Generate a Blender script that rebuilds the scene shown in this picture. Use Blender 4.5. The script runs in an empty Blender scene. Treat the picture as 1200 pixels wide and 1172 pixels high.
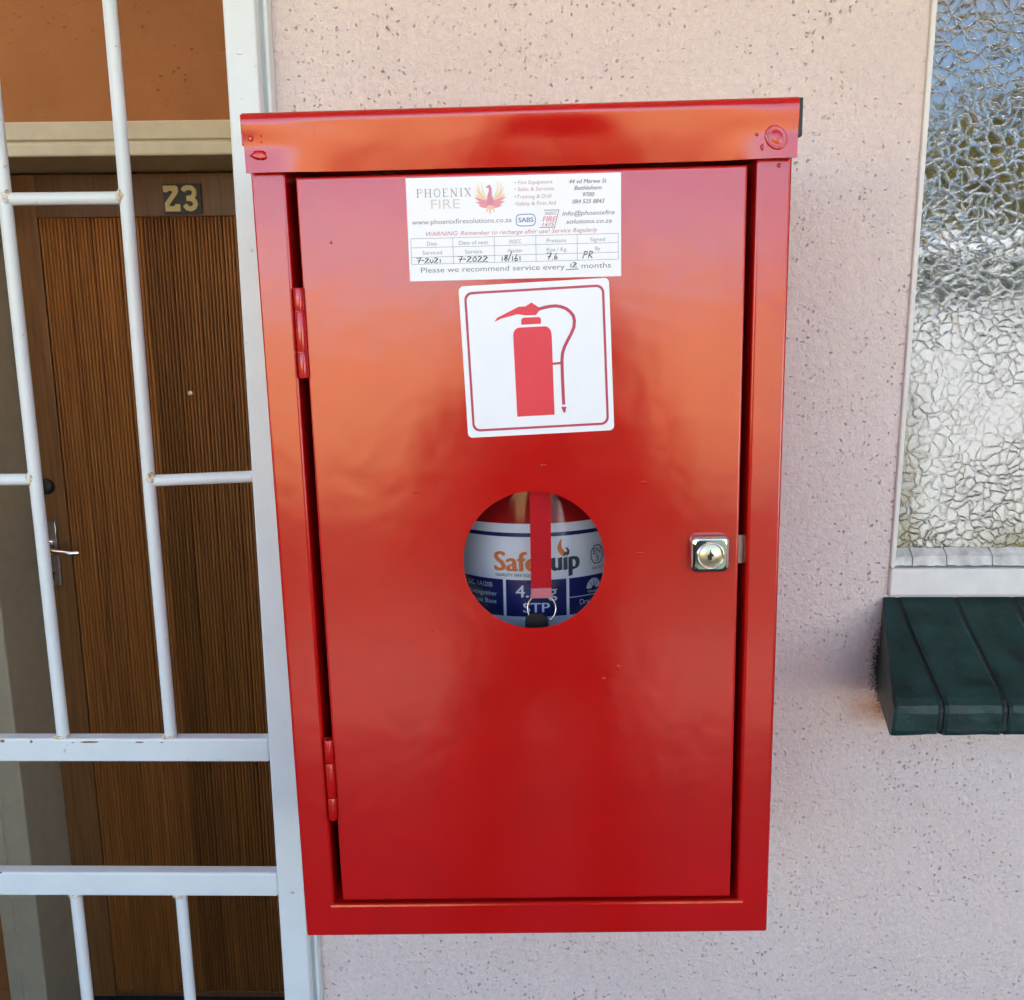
import bpy, bmesh, math, random
from mathutils import Vector, Matrix

random.seed(7)
sc = bpy.context.scene
COL = sc.collection
R = math.radians

# ------------------------------------------------------------------ camera, sky, sun, exposure
cam_d = bpy.data.cameras.new("camera")
cam = bpy.data.objects.new("camera", cam_d)
COL.objects.link(cam)
sc.camera = cam
cam_d.sensor_fit = 'HORIZONTAL'
cam_d.sensor_width = 36.0
cam_d.lens = 30.0
cam_d.clip_start = 0.01
cam_d.clip_end = 2000.0
_R = Vector((0.99984321, 0.01612534, -0.00731608))
_U = Vector((0.00432014, 0.17853861, 0.98392342))
_F = Vector((-0.01717231, 0.98380076, -0.17844095))
m = Matrix.Identity(4)
for i in range(3):
    m[i][0] = _R[i]; m[i][1] = _U[i]; m[i][2] = -_F[i]
m[0][3], m[1][3], m[2][3] = 0.0, -0.79, 1.64
cam.matrix_world = m

SUN_EL, SUN_AZ = R(60), R(8)          # the sun stands high behind the building (+Y)
world = bpy.data.worlds.new("World")
sc.world = world
world.use_nodes = True
wn = world.node_tree.nodes
bg = wn["Background"]
sky = wn.new("ShaderNodeTexSky")
sky.sky_type = 'NISHITA'
sky.sun_disc = False
sky.sun_elevation = SUN_EL
sky.sun_rotation = SUN_AZ
sky.air_density = 1.0
sky.dust_density = 0.6
world.node_tree.links.new(sky.outputs[0], bg.inputs[0])
bg.inputs[1].default_value = 0.12

sun_d = bpy.data.lights.new("sun", 'SUN')
sun_d.energy = 4.2
sun_d.angle = R(0.5)
sun_d.color = (1.0, 0.95, 0.87)
sun = bpy.data.objects.new("sun", sun_d)
COL.objects.link(sun)
sd = Vector((-math.sin(SUN_AZ) * math.cos(SUN_EL), -math.cos(SUN_AZ) * math.cos(SUN_EL), -math.sin(SUN_EL)))
sun.rotation_euler = sd.to_track_quat('-Z', 'Y').to_euler()
sun.location = (0, 4, 9)

sc.view_settings.view_transform = 'Standard'
sc.view_settings.look = 'None'
sc.view_settings.exposure = 2.62
sc.view_settings.gamma = 1.0
sc.view_settings.use_curve_mapping = False
sc.render.engine = 'CYCLES'
sc.cycles.use_denoising = True
sc.cycles.max_bounces = 7
sc.cycles.diffuse_bounces = 4
sc.cycles.glossy_bounces = 4
sc.cycles.transmission_bounces = 6
sc.cycles.adaptive_threshold = 0.03
sc.cycles.caustics_reflective = False
sc.cycles.sample_clamp_indirect = 8.0

# ------------------------------------------------------------------ helpers
def tag(o, label=None, cat=None, group=None, kind=None):
    if label: o["label"] = label
    if cat: o["category"] = cat
    if group: o["group"] = group
    if kind: o["kind"] = kind
    return o

def empty(name, loc, rot=(0, 0, 0)):
    o = bpy.data.objects.new(name, None)
    COL.objects.link(o)
    o.location = loc
    o.rotation_euler = rot
    o.empty_display_size = 0.05
    return o

def link(name, me, mat, parent=None, loc=None):
    o = bpy.data.objects.new(name, me)
    COL.objects.link(o)
    if mat is not None and len(me.materials) == 0:
        me.materials.append(mat)
    if parent: o.parent = parent
    if loc: o.location = loc
    return o

class MB:
    def __init__(s): s.v = []; s.f = []; s.sm = []
    def add(s, verts, faces, smooth=False):
        b = len(s.v)
        s.v += [tuple(p) for p in verts]
        s.f += [tuple(b + i for i in f) for f in faces]
        s.sm += [smooth] * len(faces)
        return s
    def box(s, x0, x1, y0, y1, z0, z1, bev=0.0, seg=2):
        if bev <= 0:
            v = [(x0,y0,z0),(x1,y0,z0),(x1,y1,z0),(x0,y1,z0),(x0,y0,z1),(x1,y0,z1),(x1,y1,z1),(x0,y1,z1)]
            return s.add(v, [(0,3,2,1),(4,5,6,7),(0,1,5,4),(1,2,6,5),(2,3,7,6),(3,0,4,7)])
        bm = bmesh.new()
        bmesh.ops.create_cube(bm, size=1.0)
        for q in bm.verts:
            q.co = Vector(((x0+x1)/2 + q.co.x*(x1-x0), (y0+y1)/2 + q.co.y*(y1-y0), (z0+z1)/2 + q.co.z*(z1-z0)))
        bmesh.ops.bevel(bm, geom=bm.edges[:], offset=bev, segments=seg, profile=0.5, affect='EDGES')
        bm.verts.index_update()
        s.add([q.co.copy() for q in bm.verts], [[q.index for q in f.verts] for f in bm.faces])
        bm.free()
        return s
    def tube(s, pts, r, seg=14, caps=True, smooth=True):
        pts = [Vector(p) for p in pts]
        rs = r if isinstance(r, (list, tuple)) else [r] * len(pts)
        n = len(pts)
        T = [(pts[min(i+1, n-1)] - pts[max(i-1, 0)]).normalized() for i in range(n)]
        a = Vector((0, 0, 1)) if abs(T[0].z) < 0.9 else Vector((1, 0, 0))
        u = T[0].cross(a).normalized()
        vs = []
        for i in range(n):
            u = (u - T[i] * u.dot(T[i])).normalized()
            w = T[i].cross(u)
            for k in range(seg):
                t = 2 * math.pi * k / seg
                vs.append(pts[i] + (u * math.cos(t) + w * math.sin(t)) * rs[i])
        fs = [(i*seg+k, i*seg+(k+1) % seg, (i+1)*seg+(k+1) % seg, (i+1)*seg+k) for i in range(n-1) for k in range(seg)]
        s.add(vs, fs, smooth)
        if caps:
            s.add(vs[:seg], [tuple(reversed(range(seg)))])
            s.add(vs[-seg:], [tuple(range(seg))])
        return s
    def lathe(s, prof, c=(0, 0, 0), seg=48, axis='z', smooth=True, a0=0, a1=2*math.pi):
        full = abs(a1 - a0 - 2*math.pi) < 1e-6
        n = seg if full else seg + 1
        vs = []
        for r, h in prof:
            for k in range(n):
                t = a0 + (a1 - a0) * k / seg
                x, y = r * math.cos(t), r * math.sin(t)
                p = (x, y, h) if axis == 'z' else (x, h, y)
                vs.append((c[0]+p[0], c[1]+p[1], c[2]+p[2]))
        fs = []
        for i in range(len(prof) - 1):
            for k in range(seg):
                k2 = (k + 1) % n
                f = (i*n+k, i*n+k2, (i+1)*n+k2, (i+1)*n+k)
                fs.append(f if axis == 'z' else f[::-1])
        return s.add(vs, fs, smooth)
    def prism(s, poly, y0, y1):                 # polygon in x,z extruded along y (front y0)
        n = len(poly)
        v = [(x, y0, z) for x, z in poly] + [(x, y1, z) for x, z in poly]
        f = [tuple(range(n)), tuple(reversed(range(n, 2*n)))]
        f += [(i, i+n, (i+1) % n + n, (i+1) % n) for i in range(n)]
        return s.add(v, f)
    def ribbon(s, pts, w, y0, y1):              # a thick stroke in x,z; w one width or one per point
        n = len(pts)
        ws = w if isinstance(w, (list, tuple)) else [w] * n
        Lp, Rp = [], []
        for i in range(n):
            a = Vector(pts[max(i-1, 0)]); b = Vector(pts[min(i+1, n-1)])
            d = (b - a).normalized(); nn = Vector((-d.y, d.x))
            k = 1.0
            if 0 < i < n-1:
                d1 = (Vector(pts[i]) - a).normalized()
                k = 1 / max(0.55, abs(nn.dot(Vector((-d1.y, d1.x)))))
            p = Vector(pts[i])
            Lp.append(p + nn * ws[i] / 2 * k); Rp.append(p - nn * ws[i] / 2 * k)
        v = [(p.x, y0, p.y) for p in Lp + Rp] + [(p.x, y1, p.y) for p in Lp + Rp]
        f = []
        for i in range(n - 1):
            f.append((i, i+1, n+i+1, n+i))
            f.append((2*n+i, 3*n+i, 3*n+i+1, 2*n+i+1))
            f.append((i, 2*n+i, 2*n+i+1, i+1))
            f.append((n+i, n+i+1, 3*n+i+1, 3*n+i))
        f.append((0, n, 3*n, 2*n)); f.append((n-1, 2*n+n-1, 3*n+n-1, 2*n-1))
        return s.add(v, f)
    def map(s, fn): s.v = [tuple(fn(*p)) for p in s.v]; return s
    def mesh(s, name, fix=True):
        me = bpy.data.meshes.new(name)
        me.from_pydata(s.v, [], s.f)
        me.polygons.foreach_set("use_smooth", s.sm)
        if fix:
            bm = bmesh.new(); bm.from_mesh(me)
            bmesh.ops.recalc_face_normals(bm, faces=bm.faces[:])
            bm.to_mesh(me); bm.free()
        me.update()
        return me
    def build(s, name, mat, parent=None, loc=None, fix=True):
        return link(name, s.mesh(name, fix), mat, parent, loc)

# ------------------------------------------------------------------ materials
def new_mat(name):
    mt = bpy.data.materials.new(name); mt.use_nodes = True
    nt = mt.node_tree
    return mt, nt, nt.nodes["Principled BSDF"]

def nd(nt, t, **kw):
    n = nt.nodes.new(t)
    for k, v in kw.items():
        if k.startswith("i_"):
            key = k[2:]
            n.inputs[int(key) if key.isdigit() else key].default_value = v
        else:
            setattr(n, k, v)
    return n

def coords(nt, scale=(1, 1, 1), loc=(0, 0, 0)):
    tc = nd(nt, "ShaderNodeTexCoord"); mp = nd(nt, "ShaderNodeMapping")
    mp.inputs["Scale"].default_value = scale; mp.inputs["Location"].default_value = loc
    nt.links.new(tc.outputs["Object"], mp.inputs[0])
    return mp.outputs[0]

def noise(nt, vec, scale, detail=4, rough=0.55):
    n = nd(nt, "ShaderNodeTexNoise"); n.inputs["Scale"].default_value = scale
    n.inputs["Detail"].default_value = detail; n.inputs["Roughness"].default_value = rough
    nt.links.new(vec, n.inputs["Vector"])
    return n.outputs["Fac"]

def ramp(nt, fac, stops):
    r = nd(nt, "ShaderNodeValToRGB"); el = r.color_ramp.elements
    while len(el) < len(stops): el.new(0.5)
    for e, (p, c) in zip(el, stops):
        e.position = p; e.color = (c, c, c, 1) if isinstance(c, (int, float)) else (*c, 1)
    nt.links.new(fac, r.inputs[0])
    return r.outputs[0]

def mix(nt, fac, a, b, mode='MIX'):
    n = nd(nt, "ShaderNodeMix", data_type='RGBA', blend_type=mode)
    for sock, val in ((n.inputs[0], fac), (n.inputs[6], a), (n.inputs[7], b)):
        if hasattr(val, "is_output"): nt.links.new(val, sock)
        elif isinstance(val, (int, float)): sock.default_value = val
        else: sock.default_value = (*val, 1)
    return n.outputs[2]

def math_n(nt, op, a, b=None):
    n = nd(nt, "ShaderNodeMath", operation=op)
    for k, val in enumerate((a, b)):
        if val is None: continue
        if hasattr(val, "is_output"): nt.links.new(val, n.inputs[k])
        else: n.inputs[k].default_value = val
    return n.outputs[0]

def bump(nt, bs, h, strength, dist, prev=None):
    b = nd(nt, "ShaderNodeBump"); b.inputs["Strength"].default_value = strength
    b.inputs["Distance"].default_value = dist
    nt.links.new(h, b.inputs["Height"])
    if prev is not None: nt.links.new(prev, b.inputs["Normal"])
    nt.links.new(b.outputs[0], bs.inputs["Normal"])
    return b.outputs[0]

def simple(name, col, rough=0.5, metal=0.0, var=0.12, scale=30, spec=0.5, bmp=0.0, bscale=200, bdist=0.001):
    mt, nt, bs = new_mat(name)
    bs.inputs["Roughness"].default_value = rough
    bs.inputs["Metallic"].default_value = metal
    bs.inputs["Specular IOR Level"].default_value = spec
    vec = coords(nt)
    n = noise(nt, vec, scale)
    dark = tuple(c * (1 - var) for c in col); lite = tuple(min(1, c * (1 + var)) for c in col)
    nt.links.new(ramp(nt, n, [(0.3, dark), (0.7, lite)]), bs.inputs["Base Color"])
    if bmp > 0: bump(nt, bs, noise(nt, vec, bscale, 3), bmp, bdist)
    return mt

M = {}
def mats():
    # red powder coat
    mt, nt, bs = new_mat("red_enamel"); M["red"] = mt
    vec = coords(nt)
    n = noise(nt, vec, 14, 3)
    nt.links.new(ramp(nt, n, [(0.3, (0.51, 0.005, 0.004)), (0.7, (0.57, 0.006, 0.005))]), bs.inputs["Base Color"])
    bs.inputs["IOR"].default_value = 1.70
    nt.links.new(ramp(nt, noise(nt, vec, 35, 5, 0.7), [(0.3, 0.15), (0.75, 0.195)]), bs.inputs["Roughness"])
    b1 = bump(nt, bs, noise(nt, vec, 11, 3), 0.3, 0.0035)
    bump(nt, bs, noise(nt, vec, 900, 2), 0.08, 0.0003, b1)
    # pitted pink plaster (object coordinates are metres on the wall)
    mt, nt, bs = new_mat("pink_plaster"); M["plaster"] = mt
    vec = coords(nt)
    base = ramp(nt, noise(nt, vec, 5, 5, 0.6), [(0.3, (0.755, 0.655, 0.605)), (0.7, (0.815, 0.715, 0.665))])
    fine = ramp(nt, noise(nt, vec, 160, 2, 0.7), [(0.35, 0.95), (0.65, 1.03)])
    base = mix(nt, 1.0, base, fine, 'MULTIPLY')
    warp = nd(nt, "ShaderNodeMix", data_type='VECTOR'); warp.inputs[0].default_value = 0.006
    nz = nd(nt, "ShaderNodeTexNoise"); nz.inputs["Scale"].default_value = 240; nt.links.new(vec, nz.inputs["Vector"])
    nt.links.new(vec, warp.inputs[4]); nt.links.new(nz.outputs["Color"], warp.inputs[5])
    def pits(scale, lo, hi, keep):
        v = nd(nt, "ShaderNodeTexVoronoi"); v.inputs["Scale"].default_value = scale
        nt.links.new(warp.outputs[1], v.inputs["Vector"])
        d = ramp(nt, v.outputs["Distance"], [(lo, 1.0), (hi, 0.0)])
        sep = nd(nt, "ShaderNodeSeparateColor"); nt.links.new(v.outputs["Color"], sep.inputs[0])
        return math_n(nt, 'MULTIPLY', d, math_n(nt, 'GREATER_THAN', sep.outputs[0], keep))
    clump = ramp(nt, noise(nt, vec, 11, 3), [(0.35, 0.1), (0.66, 1.0)])
    p1 = math_n(nt, 'MULTIPLY', pits(230, 0.08, 0.30, 0.70), clump)
    p2 = pits(75, 0.05, 0.12, 0.72)
    pit = math_n(nt, 'MAXIMUM', p1, p2)
    # trowel scratches: sparse slanted lines
    vs = coords(nt, (60, 60, 420)); 
    rot = nd(nt, "ShaderNodeMapping"); rot.inputs["Rotation"].default_value = (0, R(14), 0)
    nt.links.new(vs, rot.inputs[0])
    scr = ramp(nt, noise(nt, rot.outputs[0], 1.0, 2), [(0.735, 0.0), (0.78, 1.0)])
    pit = math_n(nt, 'MAXIMUM', pit, math_n(nt, 'MULTIPLY', scr, 0.6))
    base = mix(nt, math_n(nt, 'MULTIPLY', pit, 0.34), base, (0.24, 0.17, 0.145))
    # round the green sill: ochre band under it, dark green paint smear beside it
    sx = nd(nt, "ShaderNodeSeparateXYZ"); nt.links.new(vec, sx.inputs[0])
    wob = math_n(nt, 'MULTIPLY', math_n(nt, 'SUBTRACT', noise(nt, vec, 90, 4, 0.7), 0.5), 0.018)
    dz = math_n(nt, 'ABSOLUTE', math_n(nt, 'ADD', math_n(nt, 'SUBTRACT', sx.outputs[2], 1.2885), wob))
    uz = ramp(nt, math_n(nt, 'MULTIPLY', dz, 40.0), [(0.1, 1.0), (0.85, 0.0)])
    ux = ramp(nt, math_n(nt, 'ADD', math_n(nt, 'MULTIPLY', math_n(nt, 'SUBTRACT', sx.outputs[0], 0.3), 20.0), math_n(nt, 'MULTIPLY', wob, 20.0)), [(0.1, 0.0), (0.8, 1.0)])
    base = mix(nt, math_n(nt, 'MULTIPLY', math_n(nt, 'MULTIPLY', uz, ux), 0.8), base, (0.52, 0.24, 0.10))
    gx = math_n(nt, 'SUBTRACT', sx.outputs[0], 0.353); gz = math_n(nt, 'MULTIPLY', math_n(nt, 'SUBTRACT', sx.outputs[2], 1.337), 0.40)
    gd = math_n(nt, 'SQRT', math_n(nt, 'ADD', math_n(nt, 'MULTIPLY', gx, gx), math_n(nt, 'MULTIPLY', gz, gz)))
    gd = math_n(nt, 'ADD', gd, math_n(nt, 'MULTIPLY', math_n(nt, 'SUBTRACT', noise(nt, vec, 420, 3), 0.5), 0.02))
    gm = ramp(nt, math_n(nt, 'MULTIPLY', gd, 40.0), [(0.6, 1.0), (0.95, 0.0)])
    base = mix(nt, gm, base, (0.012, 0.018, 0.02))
    nt.links.new(base, bs.inputs["Base Color"])
    bs.inputs["Roughness"].default_value = 0.82
    hh = math_n(nt, 'SUBTRACT', math_n(nt, 'MULTIPLY', noise(nt, vec, 170, 3, 0.7), 0.8), p1)
    b1 = bump(nt, bs, hh, 1.0, 0.0036)
    bump(nt, bs, noise(nt, vec, 9, 3), 0.4, 0.01, b1)
    # ochre plaster of the recess
    mt, nt, bs = new_mat("ochre_plaster"); M["ochre"] = mt
    vec = coords(nt)
    base = ramp(nt, noise(nt, vec, 6, 5, 0.6), [(0.3, (0.34, 0.145, 0.046)), (0.7, (0.41, 0.178, 0.06))])
    v = nd(nt, "ShaderNodeTexVoronoi"); v.inputs["Scale"].default_value = 42
    nt.links.new(coords(nt, (1, 1, 2.2)), v.inputs["Vector"])
    pit = ramp(nt, v.outputs["Distance"], [(0.08, 1.0), (0.2, 0.0)])
    pit = math_n(nt, 'MULTIPLY', pit, ramp(nt, noise(nt, vec, 8, 2), [(0.45, 0.0), (0.6, 1.0)]))
    nt.links.new(mix(nt, math_n(nt, 'MULTIPLY', pit, 0.55), base, (0.12, 0.06, 0.03)), bs.inputs["Base Color"])
    bs.inputs["Roughness"].default_value = 0.85
    bump(nt, bs, math_n(nt, 'SUBTRACT', noise(nt, vec, 60, 5), pit), 0.5, 0.003)
    # white gate enamel with rust freckles
    mt, nt, bs = new_mat("white_enamel"); M["white"] = mt
    vec = coords(nt)
    base = ramp(nt, noise(nt, vec, 20, 4), [(0.3, (0.74, 0.83, 0.82)), (0.7, (0.80, 0.89, 0.88))])
    fr = ramp(nt, noise(nt, vec, 95, 5, 0.72), [(0.67, 0.0), (0.73, 1.0)])
    base = mix(nt, math_n(nt, 'MULTIPLY', fr, 0.7), base, (0.35, 0.2, 0.09))
    nt.links.new(base, bs.inputs["Base Color"])
    bs.inputs["Roughness"].default_value = 0.38
    bump(nt, bs, noise(nt, vec, 160, 3), 0.25, 0.0008)
    # rusty weld
    mt, nt, bs = new_mat("rusty_weld"); M["rust"] = mt
    vec = coords(nt)
    nt.links.new(ramp(nt, noise(nt, vec, 190, 4, 0.7), [(0.46, (0.76, 0.80, 0.77)), (0.56, (0.62, 0.47, 0.2)), (0.68, (0.17, 0.07, 0.03))]), bs.inputs["Base Color"])
    bs.inputs["Roughness"].default_value = 0.75
    bump(nt, bs, noise(nt, vec, 300, 4), 0.6, 0.001)
    M["rust_dark"] = simple("rust_stain", (0.26, 0.14, 0.06), 0.85, var=0.5, scale=400)
    # dark varnished wood, grain along z, tint per board
    def wood(name, c0, c1, c2, rough):
        mt, nt, bs = new_mat(name)
        oi = nd(nt, "ShaderNodeObjectInfo")
        off = nd(nt, "ShaderNodeCombineXYZ")
        nt.links.new(math_n(nt, 'MULTIPLY', oi.outputs["Random"], 40.0), off.inputs[0])
        tc = nd(nt, "ShaderNodeTexCoord"); ad = nd(nt, "ShaderNodeVectorMath", operation='ADD')
        nt.links.new(tc.outputs["Object"], ad.inputs[0]); nt.links.new(off.outputs[0], ad.inputs[1])
        mp = nd(nt, "ShaderNodeMapping"); mp.inputs["Scale"].default_value = (1, 1, 0.035)
        nt.links.new(ad.outputs[0], mp.inputs[0])
        g = noise(nt, mp.outputs[0], 130, 5, 0.65)
        base = ramp(nt, g, [(0.28, c0), (0.5, c1), (0.72, c2)])
        t = ramp(nt, oi.outputs["Random"], [(0.0, 0.7), (1.0, 1.25)])
        nt.links.new(mix(nt, 1.0, base, t, 'MULTIPLY'), bs.inputs["Base Color"])
        bs.inputs["Roughness"].default_value = rough
        bump(nt, bs, g, 0.25, 0.001)
        return mt
    M["wood"] = wood("dark_wood", (0.19, 0.072, 0.018), (0.30, 0.122, 0.030), (0.43, 0.19, 0.048), 0.45)
    M["wood_frame"] = wood("brown_wood", (0.12, 0.055, 0.018), (0.19, 0.09, 0.03), (0.25, 0.125, 0.045), 0.4)
    M["cream"] = simple("cream_paint", (0.60, 0.60, 0.46), 0.4, var=0.06, bmp=0.2, bscale=60)
    M["chrome"] = simple("chrome", (0.82, 0.82, 0.82), 0.07, 1.0, var=0.03)
    M["brass"] = simple("pale_brass", (0.74, 0.68, 0.44), 0.32, 0.85, var=0.06, scale=300)
    M["steel"] = simple("dull_steel", (0.34, 0.31, 0.29), 0.38, 0.9, var=0.15, scale=120)
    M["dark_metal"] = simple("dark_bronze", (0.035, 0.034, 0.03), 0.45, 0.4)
    M["black"] = simple("black_plastic", (0.012, 0.012, 0.013), 0.4)
    M["plate_black"] = simple("black_plate", (0.035, 0.036, 0.042), 0.5)
    M["digit"] = simple("cream_digit", (0.68, 0.62, 0.28), 0.5, var=0.08, scale=400)
    M["label_white"] = simple("label_white", (0.93, 0.94, 0.93), 0.42, var=0.02)
    M["sign_white"] = simple("sign_white", (0.92, 0.94, 0.93), 0.35, var=0.015)
    M["sign_red"] = simple("sign_red", (0.80, 0.045, 0.06), 0.4, var=0.03)
    M["sign_line"] = simple("sign_line_red", (0.52, 0.05, 0.09), 0.4, var=0.05)
    for nme, c in (("ink_grey", (0.22, 0.23, 0.24)), ("ink_pale", (0.70, 0.67, 0.63)), ("ink_pink", (0.62, 0.22, 0.25)), ("ink_rose", (0.56, 0.36, 0.37)),
                   ("ink_dark", (0.12, 0.13, 0.15)), ("ink_line", (0.33, 0.34, 0.34)), ("ink_pen", (0.018, 0.02, 0.024)),
                   ("ink_blue", (0.16, 0.25, 0.45)), ("bird_red", (0.82, 0.33, 0.36)), ("bird_orange", (0.90, 0.60, 0.38)),
                   ("bird_yellow", (0.87, 0.76, 0.48)), ("bird_crimson", (0.72, 0.27, 0.38)),
                   ("navy", (0.018, 0.024, 0.13)), ("ext_white", (0.80, 0.84, 0.90)), ("ext_orange", (0.75, 0.20, 0.04)),
                   ("ext_dark", (0.035, 0.05, 0.07)), ("ext_print", (0.62, 0.68, 0.78))):
        M[nme] = simple(nme, c, 0.22 if nme in ("ext_white", "navy") else 0.5, var=0.03)
    M["ext_red"] = simple("extinguisher_red", (0.36, 0.010, 0.013), 0.10, var=0.04)
    M["strap"] = simple("red_ribbon", (0.66, 0.016, 0.022), 0.8, spec=0.15, var=0.06, bmp=0.2, bscale=900, bdist=0.0003)
    M["strap_tip"] = simple("pink_tape", (0.78, 0.22, 0.25), 0.4, var=0.05)
    M["sill_green"] = simple("green_sill_paint", (0.009, 0.039, 0.038), 0.42, spec=0.35, var=0.45, scale=40, bmp=0.5, bscale=70, bdist=0.003)
    M["joint"] = simple("green_joint_paint", (0.006, 0.013, 0.013), 0.5, var=0.2, bmp=0.4, bscale=150)
    M["win_white"] = simple("window_white", (0.78, 0.79, 0.74), 0.5, var=0.05, scale=60, bmp=0.4, bscale=120)
    M["putty"] = simple("old_putty", (0.66, 0.67, 0.62), 0.8, var=0.32, scale=60, bmp=0.8, bscale=160, bdist=0.002)
    M["concrete"] = simple("grey_concrete", (0.07, 0.075, 0.085), 0.9, spec=0.1, var=0.15, scale=9, bmp=0.3, bscale=60)
    M["soffit"] = simple("cream_soffit", (0.86, 0.82, 0.74), 0.7, var=0.03)
    M["plaster_plain"] = simple("pink_plaster_plain", (0.68, 0.54, 0.49), 0.85, var=0.05, scale=5, bmp=0.3, bscale=90)
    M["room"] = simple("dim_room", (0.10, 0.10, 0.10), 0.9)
    M["roof"] = simple("roof_sheet", (0.16, 0.19, 0.18), 0.6)
    M["earth"] = simple("dry_grass_earth", (0.50, 0.32, 0.11), 0.95, var=0.2, scale=0.8)
    M["lawn"] = simple("dark_lawn", (0.024, 0.034, 0.010), 0.95, var=0.35, scale=5)
    M["paving"] = simple("brick_paving", (0.21, 0.125, 0.09), 0.9, spec=0.1, var=0.25, scale=7)
    M["outwhite"] = simple("white_plaster", (0.88, 0.89, 0.88), 0.8, var=0.03, scale=3)
    M["outband"] = simple("grey_green_fascia", (0.10, 0.135, 0.12), 0.6)
    M["bark"] = simple("bark", (0.09, 0.06, 0.04), 0.9)
    M["leaf"] = simple("olive_leaf", (0.25, 0.21, 0.045), 0.7, var=0.5, scale=2.5)
    M["hedge"] = simple("hedge_leaf", (0.025, 0.04, 0.014), 0.7, var=0.4, scale=6)
    M["skin"] = simple("skin", (0.30, 0.17, 0.11), 0.5)
    M["cloth"] = simple("dark_jacket", (0.022, 0.022, 0.028), 0.9)
    M["trousers"] = simple("dark_trousers", (0.02, 0.02, 0.024), 0.9)
    # clear acrylic
    mt, nt, bs = new_mat("clear_acrylic"); M["acrylic"] = mt
    bs.inputs["Base Color"].default_value = (0.97, 0.98, 0.98, 1)
    bs.inputs["Transmission Weight"].default_value = 1.0
    bs.inputs["Roughness"].default_value = 0.0
    bs.inputs["IOR"].default_value = 1.02
    gl = nd(nt, "ShaderNodeBsdfTransparent"); gg = nd(nt, "ShaderNodeBsdfGlossy"); gg.inputs["Roughness"].default_value = 0.02
    fr = nd(nt, "ShaderNodeFresnel"); fr.inputs[0].default_value = 1.35
    ms = nd(nt, "ShaderNodeMixShader")
    nt.links.new(fr.outputs[0], ms.inputs[0]); nt.links.new(gl.outputs[0], ms.inputs[1]); nt.links.new(gg.outputs[0], ms.inputs[2])
    nt.links.new(ms.outputs[0], nt.nodes["Material Output"].inputs["Surface"])
    # rolled cathedral glass: flat islands separated by grooves
    mt, nt, bs = new_mat("patterned_glass"); M["glass"] = mt
    vec = coords(nt, (1.0, 1.0, 1.0))
    nz = nd(nt, "ShaderNodeTexNoise"); nz.inputs["Scale"].default_value = 55; nz.inputs["Detail"].default_value = 2
    nt.links.new(vec, nz.inputs["Vector"])
    wp = nd(nt, "ShaderNodeVectorMath", operation='MULTIPLY_ADD')
    wp.inputs[1].default_value = (0.018, 0.0, 0.018)
    nt.links.new(nz.outputs["Color"], wp.inputs[0]); nt.links.new(vec, wp.inputs[2])
    fl = nd(nt, "ShaderNodeVectorMath", operation='MULTIPLY'); fl.inputs[1].default_value = (1.0, 0.0, 1.1)
    nt.links.new(wp.outputs[0], fl.inputs[0])
    v = nd(nt, "ShaderNodeTexVoronoi", feature='DISTANCE_TO_EDGE'); v.inputs["Scale"].default_value = 100
    nt.links.new(fl.outputs[0], v.inputs["Vector"])
    h = ramp(nt, v.outputs["Distance"], [(0.0, 0.0), (0.03, 0.28), (0.09, 0.85), (0.15, 1.0)])
    bs.inputs["Base Color"].default_value = (0.80, 0.86, 0.86, 1)
    bs.inputs["Transmission Weight"].default_value = 1.0
    bs.inputs["Roughness"].default_value = 0.05
    bs.inputs["IOR"].default_value = 1.9
    soft = ramp(nt, noise(nt, vec, 9, 2), [(0.38, 0.3), (0.60, 1.0)])
    h = math_n(nt, 'MULTIPLY', h, soft)
    b1 = bump(nt, bs, h, 0.27, 0.0005)
    bump(nt, bs, noise(nt, vec, 70, 2), 0.10, 0.0012, b1)
    dirt = nd(nt, "ShaderNodeBsdfDiffuse"); dirt.inputs[0].default_value = (0.30, 0.24, 0.07, 1)
    sx = nd(nt, "ShaderNodeSeparateXYZ"); nt.links.new(vec, sx.inputs[0])
    ex = ramp(nt, math_n(nt, 'MULTIPLY', math_n(nt, 'SUBTRACT', sx.outputs[0], 0.345), 22.0), [(0.1, 1.0), (0.75, 0.0)])
    ez = ramp(nt, math_n(nt, 'MULTIPLY', math_n(nt, 'SUBTRACT', sx.outputs[2], 1.44), 4.0), [(0.0, 1.0), (0.75, 0.0)])
    e1 = math_n(nt, 'MULTIPLY', ex, ez)
    bx = ramp(nt, math_n(nt, 'MULTIPLY', math_n(nt, 'SUBTRACT', sx.outputs[2], 1.445), 30.0), [(0.1, 1.0), (0.8, 0.0)])
    e2 = math_n(nt, 'MULTIPLY', bx, ramp(nt, math_n(nt, 'SUBTRACT', sx.outputs[0], 0.42), [(0.0, 0.0), (0.06, 1.0)]))
    e = math_n(nt, 'MULTIPLY', math_n(nt, 'MAXIMUM', e1, e2), ramp(nt, noise(nt, vec, 120, 4, 0.7), [(0.35, 0.25), (0.6, 1.0)]))
    ms = nd(nt, "ShaderNodeMixShader")
    nt.links.new(math_n(nt, 'MULTIPLY', e, 0.9), ms.inputs[0])
    nt.links.new(bs.outputs[0], ms.inputs[1]); nt.links.new(dirt.outputs[0], ms.inputs[2])
    nt.links.new(ms.outputs[0], nt.nodes["Material Output"].inputs["Surface"])
mats()

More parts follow.
